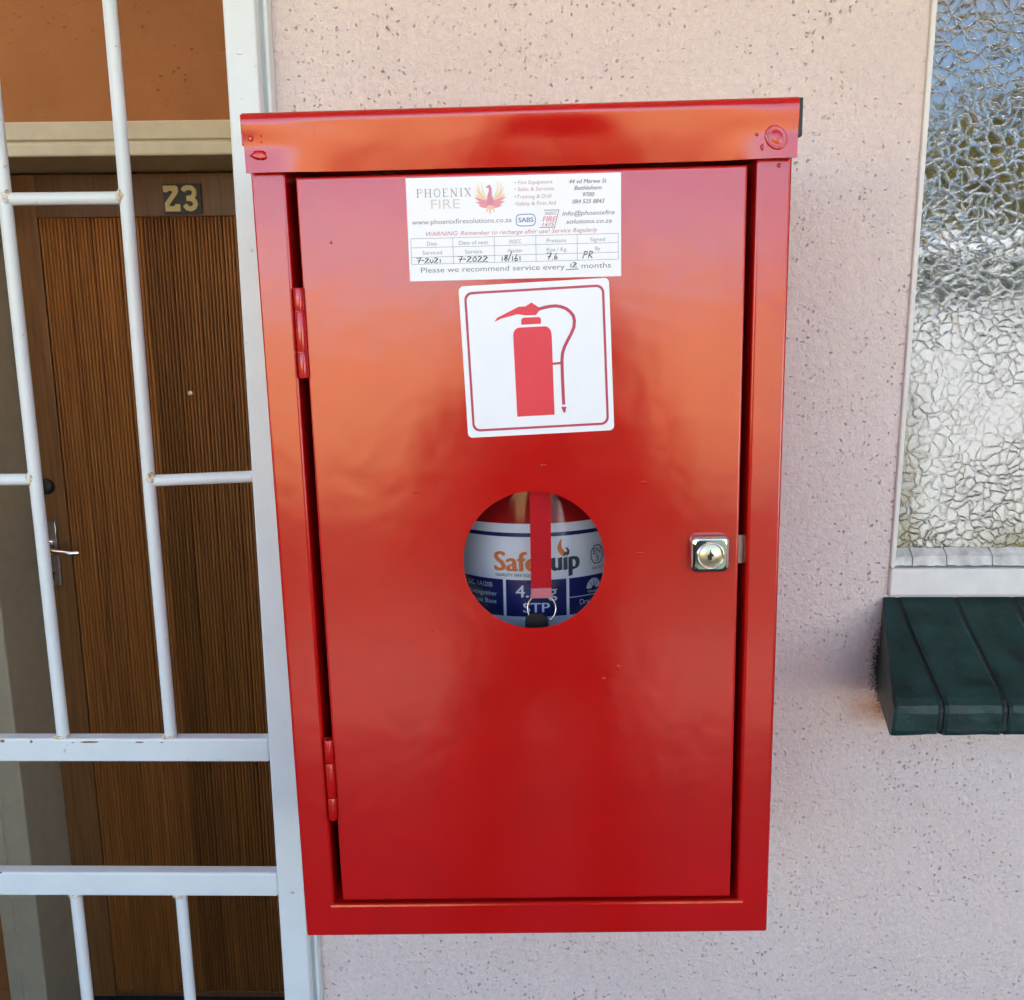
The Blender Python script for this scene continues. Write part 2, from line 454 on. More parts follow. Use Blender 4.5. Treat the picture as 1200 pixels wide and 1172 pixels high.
# ------------------------------------------------------------------ lettering
def text_mesh(body, shear=0.0):
    cu = bpy.data.curves.new("t", 'FONT')
    cu.body = body; cu.size = 1.0; cu.shear = shear; cu.resolution_u = 3; cu.align_x = 'LEFT'
    ob = bpy.data.objects.new("t", cu); COL.objects.link(ob)
    dg = bpy.context.evaluated_depsgraph_get(); dg.update()
    me = bpy.data.meshes.new_from_object(ob.evaluated_get(dg))
    bpy.data.objects.remove(ob); bpy.data.curves.remove(cu)
    me.materials.clear()
    return me

def lettering(body, x0, x1, zbase, zcap, y, mat, parent, name="lettering", fn=None, bold=0.0, shear=0.0, fith=None):
    """text fitted between x0 and x1, capital height zcap-zbase, standing in the x,z plane facing -y"""
    me = text_mesh(body, shear)
    xs = [v.co.x for v in me.vertices]
    a, b = min(xs), max(xs)
    sx = (x1 - x0) / (b - a); sz = (zcap - zbase) / 0.70
    for v in me.vertices:
        p = (x0 + (v.co.x - a) * sx, y, zbase + v.co.y * sz)
        v.co = fn(*p) if fn else p
    if bold > 0:
        bm = bmesh.new(); bm.from_mesh(me)
        dup = []
        for d in ((bold, 0), (0, bold)):
            g = bmesh.ops.duplicate(bm, geom=bm.faces[:] + bm.edges[:] + bm.verts[:]) if d[0] else {"geom": []}
            for e in g["geom"]:
                if isinstance(e, bmesh.types.BMVert): e.co.x += d[0]; e.co.y -= 0.00002
        bm.to_mesh(me); bm.free()
    me.name = name
    return link(name, me, mat, parent)

# ================================================================== SETTING
FLOOR = 0.0
# ground to the horizon, lawn, paving, veranda floor
tag(MB().add([(-300, 60, -0.14), (300, 60, -0.14), (300, -600, -0.14), (-300, -600, -0.14)], [(0, 3, 2, 1)]).build("ground", M["earth"]), kind="structure")
tag(MB().box(-14, 14, -9.8, -4.8, -0.16, -0.12).build("lawn", M["lawn"]), kind="structure")
# dry grass ridge closing the horizon
hill = MB()
hv = []; HN = 60
for i in range(HN + 1):
    hx_ = -160 + 320 * i / HN
    hh_ = 4.6 + 0.9 * math.sin(hx_ * 0.045 + 1) + 0.5 * math.sin(hx_ * 0.13) + 0.3 * math.sin(hx_ * 0.31)
    hv += [(hx_, -26, -0.16), (hx_, -40, hh_ * 0.45), (hx_, -54, hh_ * 0.9), (hx_, -66, hh_), (hx_, -110, -0.16)]
hill.add(hv, [(5*i+q, 5*i+q+1, 5*i+q+6, 5*i+q+5) for i in range(HN) for q in range(4)], True)
tag(hill.build("hill", M["earth"]), kind="structure")
tag(MB().box(-14, 14, -4.8, -2.25, -0.16, -0.10).build("paving", M["paving"]), kind="structure")
tag(MB().box(-2.3, 14, -2.25, 3.2, -0.16, 0.0, 0.012).build("veranda_floor", M["concrete"]), kind="structure")

def grid_wall(xs, zs, holes, y0, y1):
    """wall slab between y0 (front) and y1 with rectangular openings; cells share their edges"""
    mb = MB()
    solid = {}
    for i in range(len(xs) - 1):
        for j in range(len(zs) - 1):
            cx, cz = (xs[i] + xs[i+1]) / 2, (zs[j] + zs[j+1]) / 2
            solid[i, j] = not any(a < cx < b and c < cz < d for a, b, c, d in holes)
    def P(i, j, y): return (xs[i], y, zs[j])
    for (i, j), s in solid.items():
        if not s: continue
        mb.add([P(i,j,y0), P(i+1,j,y0), P(i+1,j+1,y0), P(i,j+1,y0)], [(0,1,2,3)])
        mb.add([P(i,j,y1), P(i,j+1,y1), P(i+1,j+1,y1), P(i+1,j,y1)], [(0,1,2,3)])
        for di, dj, a, b in ((-1,0,(i,j),(i,j+1)), (1,0,(i+1,j+1),(i+1,j)), (0,-1,(i+1,j),(i,j)), (0,1,(i,j+1),(i+1,j+1))):
            if not solid.get((i+di, j+dj), False):
                mb.add([P(*a,y0), P(*b,y0), P(*b,y1), P(*a,y1)], [(0,1,2,3)])
    me = mb.mesh("wall", fix=False)
    bm = bmesh.new(); bm.from_mesh(me)
    bmesh.ops.remove_doubles(bm, verts=bm.verts[:], dist=1e-6)
    bmesh.ops.recalc_face_normals(bm, faces=bm.faces[:])
    bm.to_mesh(me); bm.free()
    return me

GX0, GX1 = -1.12, -0.2195                      # gate opening
WX0, WX1, WZ0, WZ1 = 0.343, 1.24, 1.4034, 2.30  # window opening
fw = link("front_wall", grid_wall([-1.9, GX0, GX1, WX0, WX1, 14], [0.0, WZ0, 2.12, WZ1, 2.78],
          [(GX0, GX1, 0, 2.12), (WX0, WX1, WZ0, WZ1)], 0.0, 0.115), M["plaster"])
tag(fw, "pitted pink plaster front wall that the red cabinet hangs on", "wall")
# recess behind the gate
bw = link("recess_back_wall", grid_wall([-1.6, -1.222, -0.26, 0.1], [0.0, 2.075, 2.78], [(-1.222, -0.26, 0.0, 2.075)], 0.975, 1.16), M["ochre"])
tag(bw, "ochre brown plaster wall above the wooden door, behind the gate", "wall")
tag(MB().box(-1.72, -1.6, 0.1155, 1.3, 0, 2.0, 0.01).build("light_parapet", M["ochre"]), "head-high parapet added with an open top to light the recess beyond the gate's far edge", "wall")  # space above left open to let side light into the recess
tag(MB().box(0.1, 0.2, 0.115, 1.3, 0, 2.78).build("recess_right_wall", M["ochre"]), "side wall of the recess hidden behind the red cabinet", "wall")
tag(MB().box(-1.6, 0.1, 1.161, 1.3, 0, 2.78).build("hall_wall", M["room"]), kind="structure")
# dim room behind the patterned window
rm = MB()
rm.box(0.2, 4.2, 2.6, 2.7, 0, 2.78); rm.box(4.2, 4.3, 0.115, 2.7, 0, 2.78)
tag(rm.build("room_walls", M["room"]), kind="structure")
# roof with deep eave, wing walls added to cut side light on the porch
tag(MB().box(-2.3, 14, -1.45, -0.0005, 2.51, 2.53).build("soffit", M["soffit"]), kind="structure")
tag(MB().box(-1.75, -1.6, 0.1155, 3.3, 2.7805, 2.80).box(-1.5999, 0.0999, 0.38, 3.3, 2.7805, 2.80).box(0.1, 14, 0.1155, 3.3, 2.7805, 2.80).build("ceiling", M["soffit"]), kind="structure")  # slot made in ceiling and roof so sun lights the recess from above
tag(MB().box(-2.35, 14.1, -1.50, 0.12, 2.805, 3.02).box(-1.80, -1.6, 0.1201, 3.4, 2.805, 3.02).box(-1.5999, 0.0999, 0.38, 3.4, 2.805, 3.02).box(0.1, 14.1, 0.1201, 3.4, 2.805, 3.02).add([(-2.35, -1.50, 2.50), (14.1, -1.50, 2.50), (14.1, -1.50, 2.805), (-2.35, -1.50, 2.805)], [(0, 1, 2, 3)]).add([(-2.35, -1.50, 2.50), (-2.35, 0.1, 2.50), (-2.35, 0.1, 2.805), (-2.35, -1.50, 2.805)], [(0, 1, 2, 3)]).build("roof", M["roof"]), kind="structure")
tag(MB().box(-2.02, -1.90, -1.38, -0.001, 0.0, 2.509, 0.01).build("shade_wing", M["plaster_plain"]), "pink plaster wing wall added beyond the gate to cut side light", "wall")
tag(MB().box(2.00, 2.12, -1.38, -0.001, 0.0, 2.509, 0.01).build("shade_wing", M["plaster_plain"]), "pink plaster wing wall added beyond the window to cut side light", "wall")

# ================================================================== WOODEN DOOR
DY = 1.11
df = empty("door_frame", (-0.735, 0.975, 0))
tag(df, "cream painted stepped door frame around the brown wooden door", "door frame")
def fbox(name, mb): 
    return mb.map(lambda x, y, z: (x + 0.735, y - 0.975, z)).build(name, M["cream"], df)
dL, dR, dT = -1.135, -0.345, 2.010            # clear opening
fbox("lintel", MB().box(dL-0.086, dR+0.086, 0.958, 0.974, 2.0395, 2.0745, 0.003).box(dL-0.045, dR+0.045, 0.963, 0.9738, 2.035, 2.0402)
     .box(dL-0.05, dR+0.05, 0.959, 1.155, dT, 2.0352, 0.004))
for nme, a, b, sgn in (("jamb", dL, dL-0.05, -1), ("jamb", dR, dR+0.05, 1)):
    x0, x1 = min(a, b), max(a, b)
    mb = MB().box(x0, x1, 0.9595, 1.155, 0.0, dT-0.001, 0.004)
    o0, o1 = (x0-0.036, x0-0.0048) if sgn < 0 else (x1+0.0048, x1+0.036)
    mb.box(o0, o1, 0.9585, 0.974, 0.0, 2.039, 0.003)
    g0, g1 = (x0-0.005, x0+0.001) if sgn < 0 else (x1-0.001, x1+0.005)
    mb.box(g0, g1, 0.9635, 0.9736, 0.0, 2.036)
    fbox(nme, mb)

wd = empty("wooden_door", (-0.74, DY, 0))
tag(wd, "dark brown reeded wooden entrance door numbered 23 behind the white gate", "door")
def dpart(name, mb, mat, parent=None):
    return mb.map(lambda x, y, z: (x + 0.74, y - DY, z)).build(name, mat, parent or wd)
X0, X1 = dL + 0.003, dR - 0.003
dpart("stile", MB().box(X0, -1.0525, DY, DY+0.042, 0.012, dT-0.004, 0.002), M["wood_frame"])
dpart("stile", MB().box(-0.425, X1, DY, DY+0.042, 0.012, dT-0.004, 0.002), M["wood_frame"])
dpart("top_rail", MB().box(-1.0523, -0.4252, DY+0.0006, DY+0.042, 1.9171, dT-0.004, 0.002), M["wood_frame"])
dpart("bottom_rail", MB().box(-1.0523, -0.4252, DY+0.0006, DY+0.042, 0.012, 0.028, 0.002), M["wood_frame"])
npl = 11
pw = (-0.4254 + 1.0521) / npl
prof = []
reeds = 7
gap = 0.0008
for k in range(reeds):
    w = (pw - 2*gap) / reeds
    for q in range(7):
        t = q / 7
        prof.append((gap + (k + t) * w, 0.0068 - 0.0058 * math.sin(math.pi * t) ** 0.7))
prof.append((pw - gap, 0.006))
pmb = MB()
n = len(prof)
pmb.add([(x, y, 0.0285) for x, y in prof] + [(x, y, 1.9165) for x, y in prof], [(i, i+1, n+i+1, n+i) for i in range(n-1)])
pmb.add([(gap, 0.006, 0.0285), (gap, 0.03, 0.0285), (pw-gap, 0.03, 0.0285), (pw-gap, 0.006, 0.0285),
         (gap, 0.006, 1.9165), (gap, 0.03, 1.9165), (pw-gap, 0.03, 1.9165), (pw-gap, 0.006, 1.9165)],
        [(0,4,5,1), (1,5,6,2), (2,6,7,3)])
plank_me = pmb.mesh("plank")
for k in range(npl):
    link("plank", plank_me, M["wood"], wd, (-1.0521 + 0.74 + k * pw, 0.0, 0.0))
dpart("backing", MB().box(-1.0521, -0.4254, DY+0.031, DY+0.041, 0.0283, 1.9168), M["wood_frame"])
# number plate
npz, npx, s_ = 1.9818, -0.7733, 0.0001016
def dg(p): return (npx + (p[0] - 195) * s_, npz - (p[1] - 205) * s_)
plate = dpart("number_plate", MB().box(npx-0.001, npx+0.0815, DY-0.003, DY-0.0002, 1.9215, 1.9845, 0.001), M["plate_black"])
two = [(205,225),(480,225),(520,260),(525,340),(505,390),(335,590),(330,640),(430,635),(450,595),(548,598),(548,742),(228,742),(225,575),(395,365),(400,335),(330,325),(290,355),(210,352)]
dpart("digit", MB().prism([dg(p) for p in two], DY-0.0052, DY-0.0028), M["digit"], plate)
three = [(618,335),(650,290),(720,268),(800,275),(858,320),(866,385),(835,445),(770,476),(690,478)]
three2 = [(690,484),(790,490),(858,535),(876,600),(845,665),(770,697),(695,678),(645,612)]
dpart("digit", MB().ribbon([dg(p) for p in three], 0.0098, DY-0.0052, DY-0.0028).ribbon([dg(p) for p in three2], 0.0098, DY-0.0053, DY-0.0028), M["digit"], plate)
for o in plate.children: o.parent = plate
# lock plate, lever, deadlock, viewer
hp = dpart("lock_plate", MB().box(-1.113, -1.079, DY-0.005, DY-0.0002, 1.098, 1.252, 0.002), M["steel"])
dpart("keyhole", MB().lathe([(0.0001, DY-0.0062), (0.004, DY-0.0062), (0.004, DY-0.004)], (-1.096, 0, 1.128), 16, 'y').box(-1.0975, -1.0945, DY-0.0061, DY-0.004, 1.112, 1.128), M["black"], hp)
lev = [(-1.096, DY-0.004, 1.196), (-1.096, DY-0.03, 1.196), (-1.094, DY-0.045, 1.196), (-1.082, DY-0.052, 1.195), (-1.055, DY-0.053, 1.190), (-1.025, DY-0.051, 1.186), (-1.008, DY-0.047, 1.187)]
dpart("lever", MB().tube(lev, [0.010, 0.009, 0.0085, 0.0085, 0.008, 0.007, 0.005], 16), M["chrome"])
dpart("lever_rose", MB().lathe([(0.0001, DY-0.013), (0.010, DY-0.012), (0.014, DY-0.004)], (-1.096, 0, 1.196), 24, 'y'), M["chrome"])
dpart("plate_glint", MB().tube([(-1.080, DY-0.006, 1.248), (-1.0785, DY-0.007, 1.236), (-1.080, DY-0.008, 1.214)], [0.001, 0.0022, 0.0012], 10), M["chrome"])  # chrome sliver shaped as the highlight along the lock plate
dpart("deadlock", MB().lathe([(0.0001, DY-0.010), (0.013, DY-0.010), (0.0175, DY-0.006), (0.018, DY-0.0002)], (-1.092, 0, 1.3316), 28, 'y'), M["dark_metal"])
dpart("door_viewer", MB().lathe([(0.0001, DY-0.002), (0.004, DY-0.003), (0.0062, DY-0.001), (0.0065, DY+0.004)], (-0.7478, 0, 1.5399), 20, 'y'), M["brass"])

# ================================================================== SECURITY GATE
GY0, GY1 = -0.030, -0.0165                    # rails
BYC = -0.0235                                 # bar centre line
gt = empty("security_gate", (-0.66, BYC, 0.02))
tag(gt, "white steel security gate with thin round bars and rust at the welds", "gate")
def gp(name, mb, mat=None, parent=None):
    return mb.map(lambda x, y, z: (x + 0.66, y - BYC, z - 0.02)).build(name, mat or M["white"], parent or gt)
gp("stile", MB().box(-0.2488, -0.2222, GY0-0.0005, GY1, 0.03, 2.06, 0.002))
gp("stile", MB().box(-1.100, -1.0735, GY0-0.0005, GY1, 0.03, 2.06, 0.002))
for z0, z1 in ((1.2465, 1.2703), (1.1026, 1.128), (2.034, 2.0595), (0.0305, 0.056)):
    gp("rail", MB().box(-1.0734, -0.2489, GY0, GY1, z0, z1, 0.002))
def lump(c, r, seed, sq=(1, 1, 1)):
    bm = bmesh.new(); bmesh.ops.create_icosphere(bm, subdivisions=2, radius=1)
    rr = random.Random(seed)
    for v in bm.verts:
        v.co *= 0.8 + 0.4 * rr.random()
        v.co = Vector((c[0] + v.co.x*r*sq[0], c[1] + v.co.y*r*sq[1], c[2] + v.co.z*r*sq[2]))
    mb = MB(); bm.verts.index_update()
    mb.add([v.co.copy() for v in bm.verts], [[v.index for v in f.verts] for f in bm.faces], True)
    bm.free()
    return mb
bars_up = [-0.4504, -0.3452, -0.5558, -0.6612, -0.7666, -0.872, -0.9774]
bars_lo = [-0.4548, -0.3484, -0.5610, -0.6672, -0.7734, -0.8796, -0.9858]
for i, x in enumerate(bars_up):
    j = 0.0006 * math.sin(i * 5.1)
    gp("bar", MB().tube([(x, BYC, 1.2690), (x + j, BYC, 1.5), (x - j, BYC, 1.8), (x, BYC, 2.036)], 0.0057, 14, False))
    gp("weld", lump((x - 0.001, BYC - 0.002, 1.2712), 0.0056, i, (1.25, 1, 0.45)), M["rust"])
for i, x in enumerate(bars_lo):
    gp("bar", MB().tube([(x, BYC, 0.055), (x + 0.0005, BYC, 0.6), (x, BYC, 1.1035)], 0.0057, 14, False))
    gp("weld", lump((x + 0.001, BYC - 0.002, 1.1015), 0.006, 20 + i, (1.2, 1, 0.45)), M["rust"])
xs_all = sorted(bars_up + [-0.2489, -1.0734])
hz = {0: 1.7676, 1: 1.5222}
for i in range(len(xs_all) - 1):
    a, b = xs_all[i], xs_all[i+1]
    z = 1.7676 if (len(xs_all) - 2 - i) % 2 == 1 else 1.5222
    dz = 0.0018 if b > -0.3 else 0
    gp("cross_bar", MB().tube([(a, BYC - 0.0004, z - dz), (b, BYC - 0.0004, z + dz)], 0.0054, 14, False))
    for x in (a, b):
        if x > -1.06 and x < -0.26:
            gp("weld", lump((x + (0.003 if x == a else -0.003), BYC - 0.0035, z + 0.001), 0.0052, 40 + i * 2 + (x == a), (0.85, 0.7, 1.15)), M["rust"])
# rust patches along the rail
for i, (x, z, w, h) in enumerate([(-0.5065, 1.268, 0.005, 0.003), (-0.4785, 1.2675, 0.003, 0.003), (-0.4215, 1.2672, 0.018, 0.0022), (-0.3735, 1.267, 0.009, 0.0016),
                                  (-0.3515, 1.2668, 0.003, 0.001), (-0.438, 1.2665, 0.003, 0.001), (-0.525, 1.1278, 0.004, 0.0012)]):
    gp("rust_patch", lump((x, GY0 + 0.0002, z), 1.0, 70 + i, (w / 2, 0.0012, h / 2)), M["rust_dark"])
gp("screw", lump((-0.2365, GY0 - 0.0006, 1.880), 0.0022, 91, (1.2, 0.3, 0.6)))
gp("screw", lump((-0.2325, GY0 - 0.0006, 0.915), 0.0032, 92, (1, 0.5, 1)))
gf = empty("gate_frame", (-0.66, -0.007, 0))
tag(gf, "narrow white fixed angle frame between the gate and the pink wall", "frame")
for mb, nme in ((MB().box(-0.2203, -0.2165, -0.0150, -0.0006, 0.0, 2.125, 0.001).box(-0.236, -0.2204, -0.0125, -0.0006, 0.0, 2.119), "upright"), (MB().box(-1.125, -1.1195, -0.0150, -0.0006, 0.0, 2.125, 0.001), "upright"),
                (MB().box(-1.1194, -0.2204, -0.0150, -0.0006, 2.1195, 2.1249, 0.001), "head")):
    mb.map(lambda x, y, z: (x + 0.66, y + 0.007, z)).build(nme, M["white"], gf)

# ================================================================== WINDOW
wi = empty("window", (0.79, 0.0, 1.4034))
tag(wi, "white framed window with obscured patterned glass right of the cabinet", "window")
def wp_(name, mb, mat, parent=None):
    return mb.map(lambda x, y, z: (x - 0.79, y, z - 1.4034)).build(name, mat, parent or wi)
wp_("frame_side", MB().box(0.3432, 0.3478, -0.0035, 0.03, 1.4305, 2.299, 0.0012), M["win_white"])
wp_("frame_side", MB().box(1.2352, 1.2398, -0.0035, 0.03, 1.4305, 2.299, 0.0012), M["win_white"])
wp_("frame_top", MB().box(0.3480, 1.235, -0.0035, 0.03, 2.275, 2.299, 0.0012), M["win_white"])
wp_("frame_mullion", MB().box(0.790, 0.812, -0.0035, 0.03, 1.4305, 2.2748, 0.0012), M["win_white"])
wp_("frame_rail", MB().box(0.3432, 1.2398, -0.0055, 0.03, 1.4036, 1.4302, 0.0018), M["win_white"])
for a, b in ((0.3479, 0.7898), (0.8122, 1.2351)):
    g = MB().box(a, b, 0.010, 0.014, 1.4303, 2.2749).map(lambda x, y, z: (x, y, z)).build("glass_pane", M["glass"])
    g.parent = wi; g.matrix_parent_inverse = Matrix.Translation((-0.79, 0, -1.4034))
cuts = [0.3482, 0.3648, 0.3972, 0.4400, 0.4955, 0.552, 0.61, 0.70, 0.7895]
rr = random.Random(3)
for a, b in zip(cuts[:-1], cuts[1:]):
    a += 0.0006; b -= 0.0006
    segs = 7
    mb = MB(); vs = []
    for k in range(segs + 1):
        x = a + (b - a) * k / segs
        j = (rr.random() - 0.5) * 0.0012
        vs += [(x, -0.0002 + j*0.4, 1.4318 + (rr.random()-0.5)*0.0012), (x, 0.0015 + j*0.5, 1.4405 + j), (x, 0.0095, 1.4470 + (rr.random()-0.5)*0.0014), (x, 0.0095, 1.4312)]
    fs = []
    for k in range(segs):
        for q in range(4):
            fs.append((k*4+q, (k+1)*4+q, (k+1)*4+(q+1) % 4, k*4+(q+1) % 4))
    fs += [(0, 1, 2, 3), tuple(segs*4 + q for q in (3, 2, 1, 0))]
    mb.add(vs, fs); wp_("putty_bead", mb, M["putty"])

# sloping green brick sill
si = empty("window_sill", (0.77, -0.05, 1.308))
tag(si, "dark green painted sloping brick sill under the patterned window", "window sill")
def sill_brick(xa_b, xb_b, xa_f, xb_f, inset=0.0, name="sill_brick", mat=None, seed=0):
    rr = random.Random(seed)
    i = inset
    prof = [(-0.0008, 1.4012 - i*0.15), (-0.030, 1.383 - i), (-0.065, 1.3618 - i), (-0.092, 1.3455 - i), (-0.0985 + i*.4, 1.3415 - i), (-0.1035 + i, 1.3365 - i), (-0.1045 + i, 1.330),
            (-0.1038 + i, 1.3135), (-0.1015 + i, 1.3092), (-0.097 + i, 1.3075 + i*.3), (-0.0008, 1.3075 + i*.3)]
    n = len(prof); S = 5
    ends = [0.0, 0.06, 0.35, 0.65, 0.94, 1.0]
    vs = []
    for k, t in enumerate(ends):
        e = 0.0016 if t in (0.0, 1.0) else 0.0
        for q, (y, z) in enumerate(prof):
            f = min(1, max(0, -y / 0.1))
            xa = xa_b + (xa_f - xa_b) * f; xb = xb_b + (xb_f - xb_b) * f
            jj = (rr.random() - 0.5) * 0.0011
            yy, zz = y, z
            if 0 < q < n - 2: zz -= e * (1 if q < 6 else 0.2); 
            if 3 < q < n - 1: yy += e
            vs.append((xa + (xb - xa) * t, yy + (jj if 0 < q < n-1 else 0), zz + (jj if 0 < q < n-1 else 0)))
    fs = [(k*n+q, (k+1)*n+q, (k+1)*n+(q+1) % n, k*n+(q+1) % n) for k in range(S) for q in range(n)]
    mb = MB().add(vs, fs, False)
    mb.add(vs[:n], [tuple(range(n))]); mb.add(vs[-n:], [tuple(reversed(range(n)))])
    return mb.map(lambda x, y, z: (x - 0.77, y + 0.05, z - 1.308)).build(name, mat or M["sill_green"], si)
sill_brick(0.3395, 0.3508, 0.3115, 0.3508, seed=1)
x = 0.3546; k = 2
while x < 1.24:
    sill_brick(x, x + 0.0502, x, x + 0.0502, seed=k); x += 0.0540; k += 1
sill_brick(0.3420, 1.236, 0.3190, 1.236, 0.0026, "joint_bed", M["joint"], seed=99)

# ================================================================== RED CABINET
TH = 0.0163
ZO = 0.281
c0 = Vector((0.0009, -0.2017, 1.4747))
ez = Vector((-math.sin(TH), 0, math.cos(TH)))
cb = empty("extinguisher_cabinet", c0 - ez * ZO, (0, -TH, 0))
tag(cb, "red enamelled steel fire extinguisher cabinet with round window on the pink wall", "cabinet")
def cp(name, mb, mat=None, parent=None, fix=True):
    return mb.map(lambda x, y, z: (x, y, z + ZO)).build(name, mat or M["red"], parent or cb, fix=fix)
HW, DEP = 0.1775, 0.2005
# carcass
cp("side_panel", MB().box(-HW, -HW+0.0012, 0.0016, DEP-0.001, -0.281, 0.3125))
cp("side_panel", MB().box(HW-0.0012, HW, 0.0016, DEP-0.001, -0.281, 0.3125))
cp("back_panel", MB().box(-HW+0.0013, HW-0.0013, DEP-0.0025, DEP-0.0012, -0.2795, 0.312))
cp("bottom_panel", MB().box(-HW+0.0013, HW-0.0013, 0.0016, DEP-0.003, -0.2808, -0.2796))
def post(xo, xi):
    s = 1 if xi > xo else -1
    r = 0.0022
    prof = [(xo, 0.003)] + [(xo + s*(r*(1-math.cos(t))), r*(1-math.sin(t))) for t in [i*math.pi/8 for i in range(0, 5)]]
    prof += [(xi - s*(r*(1-math.cos(t))), r*(1-math.sin(t))) for t in [math.pi/2 - i*math.pi/8 for i in range(0, 5)]] + [(xi, 0.026), (xi - s*0.0012, 0.026)]
    n = len(prof); mb = MB()
    mb.add([(x, y, -0.281) for x, y in prof] + [(x, y, 0.300) for x, y in prof], [(i, i+1, n+i+1, n+i) for i in range(n-1)])
    return mb
cp("post", post(-HW, -0.1545)); cp("post", post(HW, 0.1543))
# bottom rail with folded lip
br = MB(); pr = [(0.0, -0.2811), (-0.0007, -0.2803), (-0.0007, -0.2566), (-0.0003, -0.2553), (0.0010, -0.2546), (0.024, -0.2543)]
br.add([(-0.1572, y, z) for y, z in pr] + [(0.1581, y, z) for y, z in pr], [(i, i+1, 6+i+1, 6+i) for i in range(5)])
cp("bottom_rail", br)
cp("top_rail", MB().box(-0.156, 0.156, 0.0015, 0.026, 0.2815, 0.3100))
# cap
cap = MB()
NX, NZ = 72, 14
def sm(a, b, t):
    t = min(1, max(0, (t - a) / (b - a))); return t*t*(3-2*t)
CX = 0.1785
vs = []
rows = []
rc = 0.0055
ztop, ybase = 0.3172, -0.0082
arc = [(ybase + rc - rc*math.sin(a), ztop - rc + rc*math.cos(a)) for a in [i*math.pi/2/6 for i in range(7)]]
prof_n = 2 + 6 + NZ
for i in range(NX + 1):
    x = -CX + 2*CX*i/NX
    edge = sm(0.120, 0.166, abs(x))
    wav = 0.0006*math.sin(x*23+1.0) + 0.0004*math.sin(x*57)
    col = [(x, DEP-0.001, ztop), (x, 0.09, ztop)]
    for (y, z) in arc[1:]: col.append((x, y, z))
    z0 = arc[-1][1]
    for k in range(1, NZ + 1):
        t = k / NZ
        z = z0 + (0.2800 - z0) * t
        tuck = 0.0062 * t
        flat = 0.0062 * (0.42 * sm(0, 0.55, t))
        lim = tuck*(1-edge) + flat*edge
        col.append((x, ybase + lim + wav*sm(0, .5, t), z))
    vs += col
n = len(vs) // (NX + 1)
cap.add(vs, [(i*n+k, (i+1)*n+k, (i+1)*n+k+1, i*n+k+1) for i in range(NX) for k in range(n-1)], True)
# inner skin of the front flange so that it has thickness
cap.add([(p[0], p[1]+0.0012, p[2]) for i in range(NX+1) for p in vs[i*n+8:(i+1)*n]],
        [(i*(n-8)+k, i*(n-8)+k+1, (i+1)*(n-8)+k+1, (i+1)*(n-8)+k) for i in range(NX) for k in range(n-9)], True)
cap.add([q for i in range(NX+1) for q in (vs[(i+1)*n-1], (vs[(i+1)*n-1][0], vs[(i+1)*n-1][1]+0.0012, vs[(i+1)*n-1][2]))],
        [(2*i, 2*i+2, 2*i+3, 2*i+1) for i in range(NX)])
capo = cp("cap", cap, fix=False)
for s in (-1, 1):
    a, b = (-0.1805, -CX-0.0002) if s < 0 else (CX+0.0002, 0.1818)
    cp("cap_side", MB().box(a, b, -0.0035 if s < 0 else 0.0006, DEP-0.001, 0.2935 if s > 0 else 0.2975, ztop-0.0006, 0.0006), None, capo)
    if s > 0: cp("cap_side_shade", MB().box(a, b + 0.0002, -0.0040, 0.0004, 0.2933, ztop-0.0004, 0.0005), M["dark_metal"], capo)  # dark strip standing in for the shaded side of the cap
# plug welds under the paint on the cap corners
def weld_ring(cx, cz, y, r, seed):
    mb = MB(); rr = random.Random(seed); N = 28; vs = []
    for k in range(N):
        t = 2*math.pi*k/N; w = 1 + 0.10*math.sin(t*2+seed) + 0.07*rr.random()
        for f, h in ((0.0, -0.0009), (0.55, -0.0012), (0.82, 0.0), (1.0, -0.0013), (1.16, 0.0006)):
            vs.append((cx + r*f*w*math.cos(t), y + h, cz + r*f*w*1.08*math.sin(t)))
    mb.add(vs, [(5*k+q, 5*((k+1) % N)+q, 5*((k+1) % N)+q+1, 5*k+q+1) for k in range(N) for q in range(4)], True)
    return mb
cp("plug_weld", weld_ring(0.1648, 0.2925, -0.0062, 0.0062, 3), None, capo)
for i, (x, z, r, sq) in enumerate([(-0.1690, 0.2905, 0.0042, (1.35, .22, .75)), (-0.1735, 0.3008, 0.0017, (.9, .35, 1.2)), (-0.1665, 0.3020, 0.0008, (1, .5, 1)), (-0.1668, 0.2988, 0.0009, (1, .5, 1)),
                                   (0.1600, 0.2995, 0.0008, (1, .5, 1)), (0.1525, 0.2945, 0.0009, (1.3, .5, 1)), (-0.1315, 0.3035, 0.0007, (1, .5, 1)), (0.1560, 0.2868, 0.0013, (.8, .4, 1.6))]):
    cp("weld_spatter", lump((x, -0.0060 if z < 0.3 else -0.0069, z), r, 200 + i, sq), None, capo)
cp("weld_spatter", lump((0.1688, -0.0002, 0.2765), 0.0012, 230, (1, .6, 1)))

# door with round opening
HC, HR = (0.0042, 0.0148), 0.0500
dx0, dx1, dz0, dz1 = -0.1478, 0.1487, -0.2512, 0.2776
yF = -0.0006
NS = 96; hs = 0.062
dm = MB()
angs = [2*math.pi*k/NS for k in range(NS)]
def sqp(t):
    c, s = math.cos(t), math.sin(t); q = hs / max(abs(c), abs(s)); return (HC[0] + q*c, HC[1] + q*s)
inn = [(HC[0] + HR*math.cos(t), HC[1] + HR*math.sin(t)) for t in angs]
out = [sqp(t) for t in angs]
dm.add([(x, yF, z) for x, z in inn] + [(x, yF, z) for x, z in out], [(k, (k+1) % NS, NS+(k+1) % NS, NS+k) for k in range(NS)])
dm.add([(x, yF, z) for x, z in inn] + [(x, yF+0.0013, z) for x, z in inn], [(k, NS+k, NS+(k+1) % NS, (k+1) % NS) for k in range(NS)], True)
rf = 0.0018
